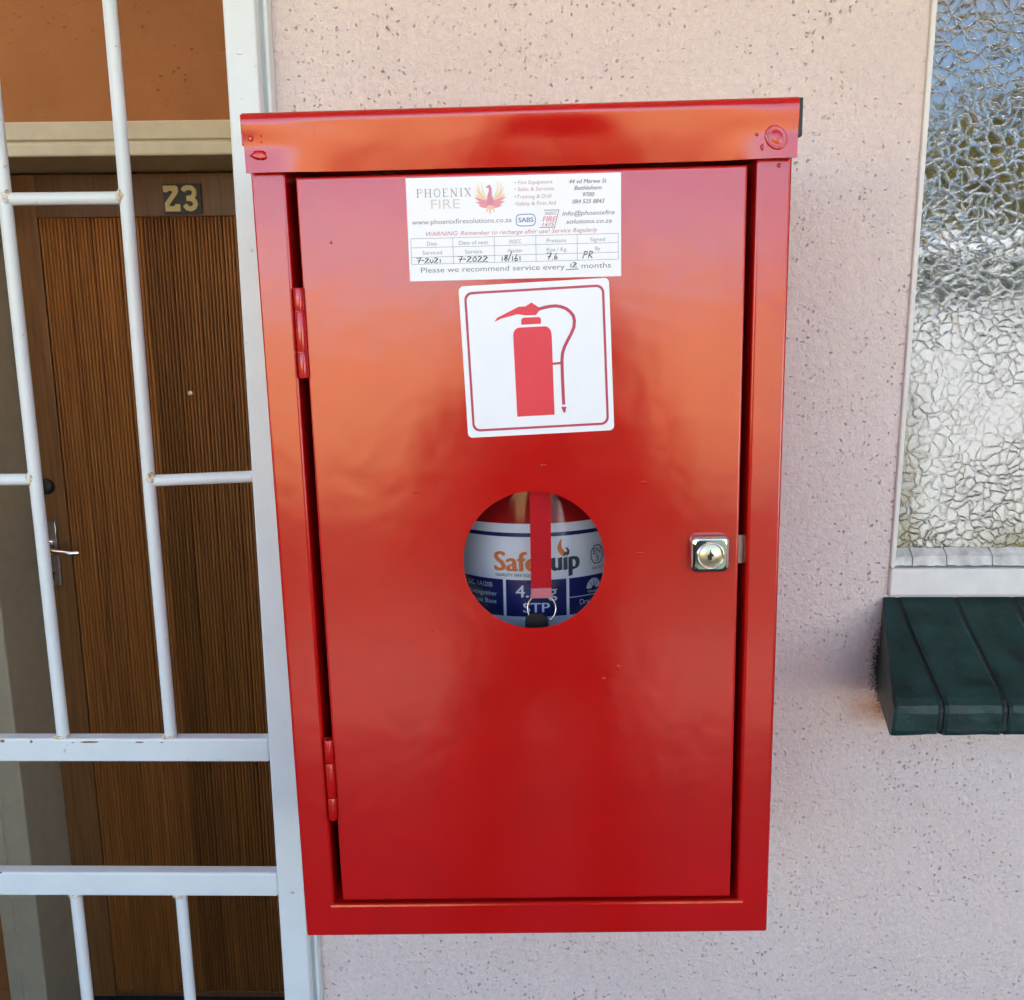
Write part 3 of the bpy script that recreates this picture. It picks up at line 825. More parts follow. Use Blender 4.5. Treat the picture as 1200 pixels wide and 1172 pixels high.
ix0, ix1, iz0, iz1 = dx0+rf, dx1-rf, dz0+rf, dz1-rf
hx0, hx1, hz0, hz1 = HC[0]-hs, HC[0]+hs, HC[1]-hs, HC[1]+hs
for a, b, c, d in ((ix0, hx0, iz0, iz1), (hx1, ix1, iz0, iz1), (hx0, hx1, iz0, hz0), (hx0, hx1, hz1, iz1)):
    dm.add([(a, yF, c), (b, yF, c), (b, yF, d), (a, yF, d)], [(0, 1, 2, 3)])
loops = []
for k in range(6):
    if k < 5:
        t = k * math.pi / 8; off = rf * (1 - math.sin(t)); yy = yF + rf * (1 - math.cos(t))
    else: off, yy = 0.0, yF + 0.016
    loops.append([(dx0+off, yy, dz0+off), (dx1-off, yy, dz0+off), (dx1-off, yy, dz1-off), (dx0+off, yy, dz1-off)])
for k in range(5):
    dm.add(loops[k] + loops[k+1], [(q, (q+1) % 4, 4+(q+1) % 4, 4+q) for q in range(4)], False)
me_v = len(dm.v)
door = cp("door", dm)
# back sheet of the door with the same opening (closes the cabinet to light)
db = MB()
db.add([(x, yF+0.0013, z) for x, z in inn] + [(x, yF+0.0013, z) for x, z in out], [(k, NS+k, NS+(k+1) % NS, (k+1) % NS) for k in range(NS)])
for a, b, c, d in ((ix0, hx0, iz0, iz1), (hx1, ix1, iz0, iz1), (hx0, hx1, iz0, hz0), (hx0, hx1, hz1, iz1)):
    db.add([(a, yF+0.0013, c), (a, yF+0.0013, d), (b, yF+0.0013, d), (b, yF+0.0013, c)], [(0, 1, 2, 3)])
cp("inner_sheet", db, None, door)
for i, (x, z, r, sq) in enumerate([(0.0124, 0.083, 0.0016, (1.5, .22, .5)), (0.0821, 0.0696, 0.0018, (1.5, .22, .6)), (-0.0776, 0.0657, 0.0012, (1.4, .22, .6)), (0.0794, 0.0189, 0.0018, (1.4, .22, .5)),
                                   (0.0531, -0.0744, 0.0018, (1.2, .22, .9)), (0.0640, -0.066, 0.0018, (.8, .15, 1.2)), (-0.0700, -0.036, 0.0009, (1, .3, 1)), (-0.064, 0.072, 0.0010, (1.4, .3, .5)),
                                   (-0.1265, 0.2355, 0.0009, (1, .5, 1)), (0.146, 0.03, 0.0008, (1, .3, 1))]):
    cp("paint_chip", lump((x, yF - 0.0001, z), r, 300 + i, sq), None, door)
cp("window_pane", MB().lathe([(0.0001, 0.0030), (0.053, 0.0030), (0.053, 0.0050), (0.0001, 0.0050)], (HC[0], 0, HC[1]), 64, 'y', False), M["acrylic"])
# hinges
for z1, s1, s2, z0 in ((0.2069, 0.1912, 0.1641, 0.1464), (-0.1178, -0.1362, -0.1640, -0.1822)):
    h = cp("hinge", MB().box(-0.1560, -0.1492, 0.0025, 0.0040, z0+0.001, z1-0.001), None)
    for a, b in ((z1, s1), (s1, s2), (s2, z0)):
        mb = MB().tube([(-0.1502, -0.0016, a-0.0003), (-0.1502, -0.0016, a-0.0010), (-0.1502, -0.0016, b+0.0010), (-0.1502, -0.0016, b+0.0003)], [0.0030, 0.0033, 0.0033, 0.0030], 18)
        cp("knuckle", mb, None, h)
# lock
def lock_loop(w, h, r, y):
    out_ = []
    for a, b in rrect(w, h, r, 6):
        bul = 0.0004 * (1 - min(1, (abs(a)/w)**2)) + 0.0
        out_.append((0.1275 + a + (0.0005*(1-(b/h)**2) if a > 0 else -0.0005*(1-(b/h)**2)), y, 0.0185 + b + (0.0005*(1-(a/w)**2) if b > 0 else -0.0005*(1-(a/w)**2))))
    return out_
def rrect(w, h, r, n=6):
    pts = []
    for cx, cz, a in ((w-r, h-r, 0), (-w+r, h-r, 90), (-w+r, -h+r, 180), (w-r, -h+r, 270)):
        for k in range(n+1):
            t = R(a + 90*k/n); pts.append((cx + r*math.cos(t), cz + r*math.sin(t)))
    return pts
lm = MB(); LP = [lock_loop(0.0135, 0.0132, 0.0042, -0.0006), lock_loop(0.0135, 0.0132, 0.0042, -0.0042), lock_loop(0.0131, 0.0128, 0.0041, -0.0058), lock_loop(0.0120, 0.0117, 0.0038, -0.0070), lock_loop(0.0104, 0.0101, 0.0034, -0.0076)]
nl = len(LP[0]); lv_ = [p for l in LP for p in l]
lm.add(lv_, [(q*nl+k, q*nl+(k+1) % nl, (q+1)*nl+(k+1) % nl, (q+1)*nl+k) for q in range(4) for k in range(nl)], True)
lm.add(LP[-1], [tuple(range(nl))], True)
lk = cp("lock", lm, M["chrome"])
cp("lock_ring", MB().lathe([(0.0084, -0.0074), (0.0086, -0.0092), (0.0091, -0.0093), (0.0096, -0.0088), (0.0098, -0.0072)], (0.1275, 0, 0.0178), 40, 'y'), M["chrome"], lk)
cp("lock_cylinder", MB().lathe([(0.0001, -0.0084), (0.0080, -0.0084), (0.0083, -0.0080), (0.0084, -0.0070)], (0.1275, 0, 0.0178), 40, 'y'), M["brass"], lk)
kh = [(-0.3, 2.6), (-0.2, 3.4), (0.35, 3.8), (0.2, 2.8), (0.9, 1.6), (1.7, 1.0), (1.6, 0.2), (0.8, 0.1), (0.8, -1.1), (0.3, -1.8), (-0.8, -1.7), (-1.3, -0.8), (-1.5, 0.2), (-1.3, 0.9), (-0.5, 1.4)]
cp("keyhole", MB().prism([(0.1272 + a*0.0014, 0.0172 + b*0.0014) for a, b in kh], -0.0087, -0.0082), M["black"], lk)
cp("lock_stamp", MB().ribbon([(0.1256, 0.0120), (0.1300, 0.0120), (0.1300, 0.0102), (0.1256, 0.0102), (0.1256, 0.0120)], 0.00035, -0.0086, -0.0082), M["steel"], lk)
cp("latch_bolt", MB().box(0.1455, 0.1600, 0.0085, 0.0115, 0.0075, 0.0285, 0.0005), M["steel"])

# ---------- service label
LX, LZ, LW, LH = -0.0750, 0.2748, 0.1411, 0.0657
yL = yF - 0.0003
lab = cp("service_label", MB().box(LX, LX+LW, yL, yF-0.00003, LZ-LH, LZ), M["label_white"])
yT = yL - 0.00012
def lu(u, v): return (LX + u/1000, LZ - v/1000 + ZO)
def lt(body, u0, u1, v, cap_h, mat, **kw):
    a = lu(u0, v); b = lu(u1, v)
    return lettering(body, a[0], b[0], a[1], a[1] + cap_h/1000, yT, M[mat], lab, **kw)
def lrib(name, strokes, w, mat, parent=lab, dy=0.0):
    mb = MB()
    for i, s in enumerate(strokes):
        ww = w
        if isinstance(s, tuple): s, ww = s
        mb.ribbon([lu(*p) for p in s], ww/1000 if not isinstance(ww, list) else [q/1000 for q in ww], yT - dy - i*0.000004, yT + 0.00008)
    return mb.build(name, M[mat], parent)
# PHOENIX in slab serif strokes
def serif_word(word, u0, u1, vb, h, mat):
    S = {"P": [([(.15,0),(.15,1)],1.3), ([(.15,.97),(.55,.97),(.72,.86),(.72,.66),(.55,.53),(.15,.53)],.6), ([(0,0.03),(.34,.03)],.5), ([(0,.97),(.2,.97)],.5)],
         "H": [([(.15,0),(.15,1)],1.3), ([(.75,0),(.75,1)],1.3), ([(.15,.52),(.75,.52)],.5), ([(0,.03),(.32,.03)],.5), ([(.58,.03),(.92,.03)],.5), ([(0,.97),(.32,.97)],.5), ([(.58,.97),(.92,.97)],.5)],
         "O": [([(.45,1),(.2,.9),(.07,.5),(.2,.1),(.45,0),(.7,.1),(.83,.5),(.7,.9),(.45,1)],.85)],
         "E": [([(.15,0),(.15,1)],1.3), ([(0,.97),(.66,.97),(.68,.78)],.5), ([(.15,.53),(.5,.53)],.5), ([(0,.03),(.68,.03),(.72,.24)],.5)],
         "N": [([(.14,0),(.14,1)],.55), ([(.1,1),(.76,0.02)],1.3), ([(.78,0),(.78,1)],.55), ([(0,.03),(.28,.03)],.5), ([(.64,.97),(.92,.97)],.5)],
         "I": [([(.2,0),(.2,1)],1.3), ([(.04,.03),(.36,.03)],.5), ([(.04,.97),(.36,.97)],.5)],
         "X": [([(.08,1),(.76,0)],1.3), ([(.74,1),(.1,0)],.55), ([(0,.97),(.26,.97)],.5), ([(.58,.97),(.86,.97)],.5), ([(0,.03),(.26,.03)],.5), ([(.58,.03),(.86,.03)],.5)]}
    adv = {"P": .95, "H": 1.12, "O": 1.08, "E": .95, "N": 1.12, "I": .6, "X": .88}
    tot = sum(adv[c] for c in word); k = (u1 - u0) / tot; u = u0
    for c in word:
        lrib("letter", [([(u + x*k*.95, vb - z*h) for x, z in st], w*0.42) for st, w in S[c]], 0.5, mat)
        u += adv[c]*k
serif_word("PHOENIX", 6.8, 43.2, 12.3, 5.2, "ink_grey")
lt("FIRE", 16.1, 35.0, 19.7, 6.0, "ink_pale")
lt("www.phoenixfiresolutions.co.za", 3.0, 69.0, 29.3, 3.0, "ink_grey")
for i, (t, u1) in enumerate((("• Fire Equipment", 96.4), ("• Sales & Services", 97.2), ("•Training & Drill", 95.5), ("•Safety & First Aid", 98.4))):
    lt(t, 71.4, u1, (5.7, 9.9, 14.6, 19.0)[i], 2.4, "ink_rose", shear=0.1)
for t, a, b, v in (("44 vd Merwe St", 107, 131.7, 6.1), ("Bethlehem", 110.5, 128.4, 10.2), ("9700", 116, 123.6, 14.4), ("084 525 8843", 109.2, 130.1, 18.7)):
    lt(t, a, b, v, 2.6, "ink_dark", shear=0.25, bold=0.00006)
lt("info@phoenixfire", 102.5, 136.9, 26.1, 2.8, "ink_dark", shear=0.25)
lt("solutions.co.za", 105, 134.9, 31.3, 2.8, "ink_dark", shear=0.25)
lt("WARNING: Remember to recharge after use! Service Regularly", 12, 125.7, 36.8, 2.7, "ink_pink", shear=0.3)
# phoenix emblem: fanned feathers, breast, neck and head, tail
def feather(p0, p1, p2, w): 
    pts = []
    for i in range(7):
        t = i/6; pts.append(((1-t)**2*p0[0]+2*t*(1-t)*p1[0]+t*t*p2[0], (1-t)**2*p0[1]+2*t*(1-t)*p1[1]+t*t*p2[1]))
    return (pts, [w*q for q in (0.7, 1, 1, .9, .7, .45, .06)])
ec = 55.2
def both(L):
    out = []
    for f in L:
        out.append(f); out.append(([(2*ec - u, v) for u, v in f[0]], f[1]))
    return out
lrib("emblem_wing", both([feather((52.5,14.5),(46.5,10),(48.2,3.6),1.3), feather((52.8,13.5),(48.8,9),(50.2,2.2),1.2), feather((51.8,14.8),(46.2,12),(46.4,6.2),1.3)]), 1, "bird_yellow")
lrib("emblem_wing", both([feather((53,15),(49,13),(47.4,8.2),1.5), feather((53,16),(48,14.5),(45.4,10.8),1.7)]), 1, "bird_orange", dy=0.00003)
lrib("emblem_wing", both([feather((54,16.5),(49,16),(45.0,13.0),2.2), feather((54,17.6),(50,18),(45.6,15.8),2.2), feather((54.5,18.6),(51,19.6),(47.4,18.2),2.0)]), 1, "bird_red", dy=0.00006)
lrib("emblem_body", [([(ec-.3,20.5),(ec,18),(ec,15),(ec-.2,12),(ec+.2,9.6),(ec+.2,7.6),(ec-.6,6.4)], [2.6,4.6,4.4,2.9,1.9,2.0,1.2]), ([(ec+.4,6.6),(ec-1.2,6.5),(ec-2.8,7.4)], [2.2,1.5,.1])], 1, "bird_crimson", dy=0.00009)
lrib("emblem_tail", [feather((ec,18.2),(ec-.2,21),(ec-.6,24.4),1.6), feather((ec-1,18.4),(ec-2,20.5),(ec-2.6,23.2),1.3), feather((ec+1,18.4),(ec+2,20.5),(ec+2.8,23.0),1.3)], 1, "bird_orange", dy=0.00012)
# certification marks
rb = []
for i in range(25):
    t = 2*math.pi*i/24; c, s = math.cos(t), math.sin(t)
    rb.append((78.3 + 6.3*math.copysign(abs(c)**.45, c), 28.3 + 3.7*math.copysign(abs(s)**.6, s)))
lrib("mark_outline", [rb], 0.55, "ink_blue")
lt("SABS", 73.4, 83.2, 29.6, 3.0, "ink_blue", bold=0.00025)
lrib("mark_outline", [[(90.4,22.4),(100.4,22.4)], [(100.3,22.2),(97.2,33.4)], [(87.2,33.3),(97.6,33.3)]], 0.35, "ink_dark")
lt("SAQCC", 91.0, 99.0, 25.3, 1.9, "ink_dark", shear=0.3)
lt("FIRE", 89.2, 98.6, 29.6, 3.4, "bird_red", shear=0.3, bold=0.0003)
lt("1475", 88.9, 97.0, 32.7, 2.4, "bird_crimson", shear=0.3, bold=0.0002)
# table
tl = [[(1.6, v), (139.4, v)] for v in (38.3, 44.1, 50.3, 54.8)]
lrib("table_line", tl, 0.28, "ink_line")
for u in (1.75, 29.6, 57.2, 84.7, 112.1, 139.3): lrib("table_line", [[(u, 38.2), (u, 54.9)]], 0.28, "ink_line", dy=0.00001)
for i, (a, b) in enumerate((("Date", "Serviced"), ("Date of next", "Service"), ("SAQCC", "Number"), ("Pressure", "Kpa / Kg"), ("Signed", "By"))):
    uc = (15.7, 43.4, 71.0, 98.4, 125.7)[i]
    for t, v in ((a, 42.9), (b, 48.7)):
        w = len(t) * 1.62; lt(t, uc - w/2, uc + w/2, v, 2.5, "ink_line")
lt("Please we recommend service every", 7.7, 103.6, 60.3, 3.4, "ink_grey")
lt("months", 114.8, 134.3, 60.0, 3.4, "ink_grey")
# ball-pen entries
D = {"7": ([[(0,1),(.55,1),(.3,0)], [(.15,.5),(.55,.55)]], .62), "-": ([[(.05,.5),(.42,.52)]], .5), "2": ([[(.02,.85),(.3,1),(.48,.8),(.05,.02),(.6,.05)]], .66), "0": ([[(.1,.7),(.1,.25),(.3,.02),(.5,.3),(.45,.7)]], .58),
     "z": ([[(.02,.95),(.5,.95),(.05,.02),(.6,.05)]], .66), "1": ([[(.15,.75),(.2,0)]], .36), "8": ([[(.45,.85),(.2,.95),(.15,.7),(.45,.35),(.3,.02),(.08,.25),(.48,.85)]], .58),
     "/": ([[(.35,1.5),(.0,-.05)]], .36), "6": ([[(.32,1),(.08,.3),(.2,.02),(.45,.15),(.4,.4),(.12,.35)]], .58), ".": ([[(.1,.02),(.2,.06)]], .25), "o": ([[(.3,.95),(.08,.6),(.12,.1),(.4,.05),(.5,.5),(.3,.95)]], .6),
     "P": ([[(.12,0),(.3,1)], [(.2,1),(.62,.98),(.6,.6),(.22,.5)]], .7), "R": ([[(.1,0),(.28,1)], [(.2,1),(.62,.98),(.55,.62),(.2,.5),(.66,0)]], .8)}
def pen(body, u0, v, h, sx, seed, slant=0.1):
    rr = random.Random(seed); st = []; u = u0
    for ch in body:
        for s in D[ch][0]:
            st.append([(u + (x + slant*z)*sx + rr.uniform(-.1,.1), v - z*h + rr.uniform(-.12,.12)) for x, z in s])
        u += D[ch][1]*sx
    return lrib("handwriting", st, 0.52, "ink_pen", dy=0.00004)
pen("7-2021", 4.6, 54.2, 3.4, 5.0, 1); pen("7-2o22", 32.0, 54.2, 3.8, 5.6, 2); pen("18/161", 61.0, 54.2, 4.2, 5.3, 3); pen("7.6", 91.2, 54.0, 4.2, 5.6, 4); pen("PR", 115.0, 53.8, 4.6, 5.2, 5)
pen("12", 106.6, 59.2, 3.2, 5.2, 6); lrib("handwriting", [[(104.4, 60.6), (112.9, 60.4)]], 0.45, "ink_pen")

# ---------- pictogram sign
SG = Matrix.Rotation(-R(1.85), 4, 'Y')
sg = empty("pictogram_sign", (0.0093, yF, 0.1557 + ZO), (0, -R(1.85), 0)); sg.parent = cb
def rrect(w, h, r, n=6):
    pts = []
    for cx, cz, a in ((w-r, h-r, 0), (-w+r, h-r, 90), (-w+r, -h+r, 180), (w-r, -h+r, 270)):
        for k in range(n+1):
            t = R(a + 90*k/n); pts.append((cx + r*math.cos(t), cz + r*math.sin(t)))
    return pts
MB().prism([(a/1000, b/1000) for a, b in rrect(50.3, 50.9, 3.2)], -0.0010, -0.00005).build("sign_plate", M["sign_white"], sg)
def pic(name, poly, mat="sign_red", y=-0.00115): MB().prism([(a/1000, b/1000) for a, b in poly], y, -0.00095).build(name, M[mat], sg)
o_, i_ = rrect(46.9, 46.9, 5.2), rrect(45.3, 45.3, 3.9)
nb = len(o_)
bm_ = MB().add([(a/1000, -0.00112, b/1000) for a, b in o_] + [(a/1000, -0.00112, b/1000) for a, b in i_], [(k, (k+1) % nb, nb+(k+1) % nb, nb+k) for k in range(nb)])
bm_.build("sign_border", M["sign_line"], sg)
pic("pictogram_cylinder", [(-15.7,-38.1),(9.9,-38.1),(10.5,15.5),(10.2,17.6),(9.5,19.6),(8.1,21.0),(6.4,21.6),(-11.0,21.7),(-13.0,21.2),(-14.4,20),(-15.2,18.4),(-15.5,16.5)])
pic("pictogram_collar", [(-9.6,23.5),(3.6,23.4),(3.8,26.6),(2.8,27.9),(-8.1,28.1),(-9.5,27.0)])
pic("pictogram_handle", [(-27.8,26.3),(-22.9,28.3),(-15.4,29.8),(-12.2,30.6),(-6.4,29.5),(0.5,29.3),(2.9,32.0),(3.0,34.1),(-2.1,37.7),(-6.1,35.4),(-10.9,35.4),(-25.5,29.0)])
hp_ = [(1.7,32.9),(6,33.9),(10.2,34.5),(14,34.6),(17.5,33.9),(20.8,32.5),(23.6,30.2),(25.6,27.4),(26.2,24.2),(25.6,19.8),(23.6,15.6),(20.8,11.0),(18.6,7.0),(17.2,3.0),(16.6,-2.0),(16.4,-15),(16.5,-31.6)]
MB().ribbon([(a/1000, b/1000) for a, b in hp_], 0.0021, -0.00118, -0.00095).build("pictogram_hose", M["sign_line"], sg)
MB().ribbon([(0.0102, -0.0036), (0.0165, -0.0033)], 0.0015, -0.00116, -0.00095).build("pictogram_clip", M["sign_line"], sg)
pic("pictogram_nozzle", [(14.7,-33.0),(18.2,-33.1),(17.3,-37.0),(16.2,-37.1)], "sign_line", -0.00118)

# ================================================================== EXTINGUISHER inside the cabinet
ER = 0.078
ecx, ecy = 0.0066, 0.0330 + ER
ebase = c0 + Vector((math.cos(TH), 0, math.sin(TH))) * ecx + ez * (-0.2788) + Vector((0, ecy, 0))
ex = empty("fire_extinguisher", ebase, (0, -TH, 0))
tag(ex, "red fire extinguisher with blue and white label seen through the cabinet's round window", "fire extinguisher")
ZE = 0.2788
lz1, lz0 = 0.0345 + ZE, -0.0480 + ZE
body = MB().lathe([(0.0001, 0.004), (0.070, 0.004), (0.0745, 0.0), (ER, 0.006), (ER, 0.330), (0.0765, 0.352), (0.071, 0.372), (0.059, 0.390), (0.042, 0.402), (0.026, 0.409), (0.020, 0.412), (0.020, 0.430), (0.0001, 0.430)], (0, 0, 0), 72)
body.build("body", M["ext_red"], ex)
def wrap(u, dr, z):                       # u arc metres, 0 = towards the door
    a = u / ER; rr_ = ER + dr
    return (rr_*math.sin(a), -rr_*math.cos(a), z)
def patch(name, u0, u1, z0, z1, dr, mat, parent):
    N = max(2, int((u1-u0)/0.003)); vs = []
    for i in range(N+1):
        u = u0 + (u1-u0)*i/N; vs += [wrap(u, dr, z0), wrap(u, dr, z1)]
    return MB().add(vs, [(2*i, 2*i+2, 2*i+3, 2*i+1) for i in range(N)], True).build(name, M[mat], parent, fix=False)
el = patch("label", -0.13, 0.13, lz0, lz1, 0.0002, "ext_white", ex)
patch("label_stripe", -0.13, 0.13, 0.0245 + ZE, 0.0275 + ZE, 0.0004, "navy", el)
bx = [(-0.118, -0.0725), (-0.0705, -0.0262), (-0.0240, 0.0222), (0.0245, 0.0705), (0.0725, 0.118)]
for a, b in bx: patch("label_box", a, b, -0.0375 + ZE, -0.0088 + ZE, 0.0004, "navy", el)
patch("label_line", 0.0245, 0.0705, -0.0242 + ZE, -0.0236 + ZE, 0.0006, "ext_print", el)
def et(body, u0, u1, z, h, mat, bold=0.0, shear=0):
    return lettering(body, u0, u1, z + ZE, z + h + ZE, 0.0, M[mat], el, fn=lambda x, y, zz: wrap(x, 0.0007, zz), shear=shear)
et("Safe", -0.0325, 0.0005, -0.0018, 0.0150, "ext_orange"); et("Safe", -0.0321, 0.0009, -0.0016, 0.0150, "ext_orange"); et("Safe", -0.0331, -0.0001, -0.0020, 0.0150, "ext_orange"); et("Safe", -0.0317, 0.0013, -0.0018, 0.0150, "ext_orange")
for d in (0, 0.0006, -0.0006, 0.0011): et("quip", 0.0012 + d, 0.0322 + d, -0.0018 + d*.3, 0.0150, "ext_dark")
et("QUALITY FIRE EQUIPMENT", -0.0320, 0.0080, -0.0062, 0.0022, "ext_dark")
fl = MB()
def flame(pts, mat, dr):
    me = MB(); n = len(pts)
    me.add([wrap(u, dr, z + ZE) for u, z in pts], [tuple(range(n))])
    me.build("label_flame", M[mat], el, fix=False)
flame([(0.0198,0.0085),(0.0172,0.0112),(0.0155,0.0145),(0.0160,0.0180),(0.0178,0.0212),(0.0192,0.0225),(0.0186,0.0190),(0.0188,0.0160),(0.0204,0.0132),(0.0222,0.0112),(0.0218,0.0090)][::-1], "ext_orange", 0.0007)
flame([(0.0222,0.0090),(0.0232,0.0118),(0.0226,0.0142),(0.0212,0.0156),(0.0234,0.0152),(0.0248,0.0130),(0.0248,0.0108),(0.0238,0.0094)], "ext_dark", 0.0008)
for t, a, b, z, h in (("4.5kg", -0.0165, 0.0145, -0.0222, 0.0095), ("4.5kg", -0.0161, 0.0149, -0.0222, 0.0095), ("STP", -0.0110, 0.0088, -0.0340, 0.0076), ("STP", -0.0106, 0.0092, -0.0340, 0.0076),
                      ("S.C. 1A/20B", -0.0580, -0.0350, -0.0155, 0.0038), ("Extinguisher", -0.0560, -0.0315, -0.0222, 0.0036), ("Dust Base", -0.0540, -0.0320, -0.0282, 0.0036),
                      ("Gauge", 0.0400, 0.0500, -0.0222, 0.0022), ("Dry Chemical", 0.0330, 0.0640, -0.0305, 0.0042)):
    et(t, a, b, z, h, "ext_print")
gs = MB(); vs = []
for i in range(17):
    t = math.pi*i/16
    vs += [wrap(0.0455 + 0.0018*math.cos(t), 0.0007, -0.0190 + 0.0018*math.sin(t) + ZE), wrap(0.0455 + 0.0066*math.cos(t), 0.0007, -0.0190 + 0.0078*math.sin(t) + ZE)]
gs.add(vs, [(2*i, 2*i+1, 2*i+3, 2*i+2) for i in range(16)]).build("label_gauge", M["ext_print"], el)
for t in (0.3, 0.5, 0.72):
    a = math.pi*t
    MB().add([wrap(0.0455 + r_*math.cos(a) + s*0.0003, 0.0009, -0.0190 + r_*1.15*math.sin(a) + ZE) for r_, s in ((0.0018,-1),(0.0018,1),(0.0062,1),(0.0062,-1))], [(0,1,2,3)]).build("label_gauge_tick", M["navy"], el)
hx = []
for i in range(9):
    t = math.pi/8 + 2*math.pi*i/8
    hx += [wrap(0.0490 + 0.0066*math.cos(t), 0.0007, 0.0070 + 0.0080*math.sin(t) + ZE), wrap(0.0490 + 0.0058*math.cos(t), 0.0007, 0.0070 + 0.0072*math.sin(t) + ZE)]
MB().add(hx, [(2*i, 2*i+1, 2*i+3, 2*i+2) for i in range(8)]).build("label_badge", M["ext_dark"], el)
et("EN", 0.0455, 0.0525, 0.0072, 0.0050, "ext_dark"); et("3", 0.0478, 0.0505, 0.0018, 0.0042, "ext_dark"); et("SABS 1910", 0.0440, 0.0545, -0.0045, 0.0018, "ext_dark")
MB().lathe([(ER+0.0008, 0.0), (ER+0.002, 0.001), (ER+0.002, 0.020), (ER+0.0005, 0.021)], (0, 0, 0), 64).build("base_ring", M["black"], ex)
MB().lathe([(0.021, 0.412), (0.024, 0.414), (0.024, 0.428), (0.017, 0.432), (0.017, 0.450), (0.0001, 0.451)], (0, 0, 0), 32).build("valve", M["brass"], ex)
MB().box(-0.012, 0.012, -0.085, 0.015, 0.449, 0.455, 0.002).build("carry_handle", M["steel"], ex)
MB().tube([(0, 0.012, 0.462), (0, -0.03, 0.470), (0, -0.08, 0.486)], [0.008, 0.009, 0.008], 12).build("squeeze_lever", M["black"], ex)
MB().lathe([(0.0001, -0.036), (0.014, -0.036), (0.015, -0.030), (0.015, -0.022)], (0, 0, 0.440), 28, 'y').build("pressure_gauge", M["chrome"], ex)
MB().tube([(0.015, 0, 0.440), (0.05, 0, 0.446), (0.082, 0.01, 0.42), (0.0905, 0.015, 0.34), (0.0895, 0.015, 0.20), (0.0895, 0.015, 0.10)], 0.0075, 14).build("hose", M["black"], ex)
MB().tube([(0.0895, 0.015, 0.10), (0.0895, 0.015, 0.05), (0.0895, 0.015, 0.035)], [0.008, 0.0095, 0.006], 14).build("nozzle", M["black"], ex)

# ================================================================== KEY on its ribbon inside the window
kc = c0 + Vector((math.cos(TH), 0, math.sin(TH))) * 0.0095 + ez * (-0.075) + Vector((0, 0.0125, 0))
ky = empty("cabinet_key", kc, (0, -TH, 0))
tag(ky, "black headed key on a steel ring hung from a red ribbon behind the round window", "key")
def kp(name, mb, mat): return mb.map(lambda x, y, z: (x - 0.0095, y - 0.0125, z + 0.075)).build(name, M[mat], ky)
rs = []
for i in range(13):
    t = i/12; z = 0.098 - t*(0.098+0.0090); rs.append((z, 0.0118 + 0.0009*math.sin(t*7), 0.0024 - 0.0006*t, 0.0176 - 0.0009*t))
vs = []
for z, y, a, b in rs: vs += [(a, y, z), (b, y, z), (b, y+0.0007, z), (a, y+0.0007, z)]
sb = MB().add(vs, [(4*i+q, 4*(i+1)+q, 4*(i+1)+(q+1) % 4, 4*i+(q+1) % 4) for i in range(12) for q in range(4)])
kp("ribbon", sb, "strap")
kp("ribbon_fold", MB().box(0.0017, 0.0170, 0.0105, 0.0135, -0.0165, -0.0088, 0.0008), "strap_tip")
rp = [(0.0093 + 0.0104*math.cos(t), 0.0120 + 0.0006*math.sin(3*t), -0.0245 + 0.0106*math.sin(t)) for t in [2*math.pi*i/40 for i in range(41)]]
kp("key_ring", MB().tube(rp, 0.00065, 8, False), "chrome")
kh_ = [(a, b + 0.005) for a, b in [(-0.0030,-0.0390),(-0.0022,-0.0352),(0.0012,-0.0334),(0.0060,-0.0330),(0.0105,-0.0338),(0.0135,-0.0362),(0.0142,-0.0400),(0.0142,-0.0520),(0.0105,-0.0570),(0.0000,-0.0570),(-0.0030,-0.0525)]]
kp("key_head", MB().prism(kh_, 0.0095, 0.0128), "black")
kp("key_blade", MB().box(0.0025, 0.0085, 0.0103, 0.0122, -0.0750, -0.0523, 0.0004), "steel")

# ================================================================== WHAT THE PAINT AND GLASS REFLECT, AND ADDED LIGHT BLOCKERS (behind the camera)
ob = empty("outbuilding", (6.0, -6.2, -0.14))
tag(ob, "low white outbuilding with grey green fascia mirrored in the patterned glass", "building")
MB().box(-2.95, 4.2, -3.5, 0.0, 0.0, 2.14).build("wall", M["outwhite"], ob)
MB().box(-3.0, 4.3, -3.6, 0.05, 2.142, 2.42, 0.02).build("fascia", M["outband"], ob)
MB().add([(-3.05, 0.14, 2.424), (4.4, 0.14, 2.424), (4.4, 0.14, 2.50), (-3.05, 0.14, 2.50), (-3.05, -3.7, 2.424), (4.4, -3.7, 2.424), (4.4, -3.7, 3.05), (-3.05, -3.7, 3.05)],
         [(0,1,2,3), (3,2,6,7), (4,7,6,5), (0,3,7,4), (1,5,6,2), (0,4,5,1)]).build("roof", M["outwhite"], ob)
MB().box(1.6, 2.5, 0.002, 0.03, 0.0, 1.95).build("door", M["roof"], ob)

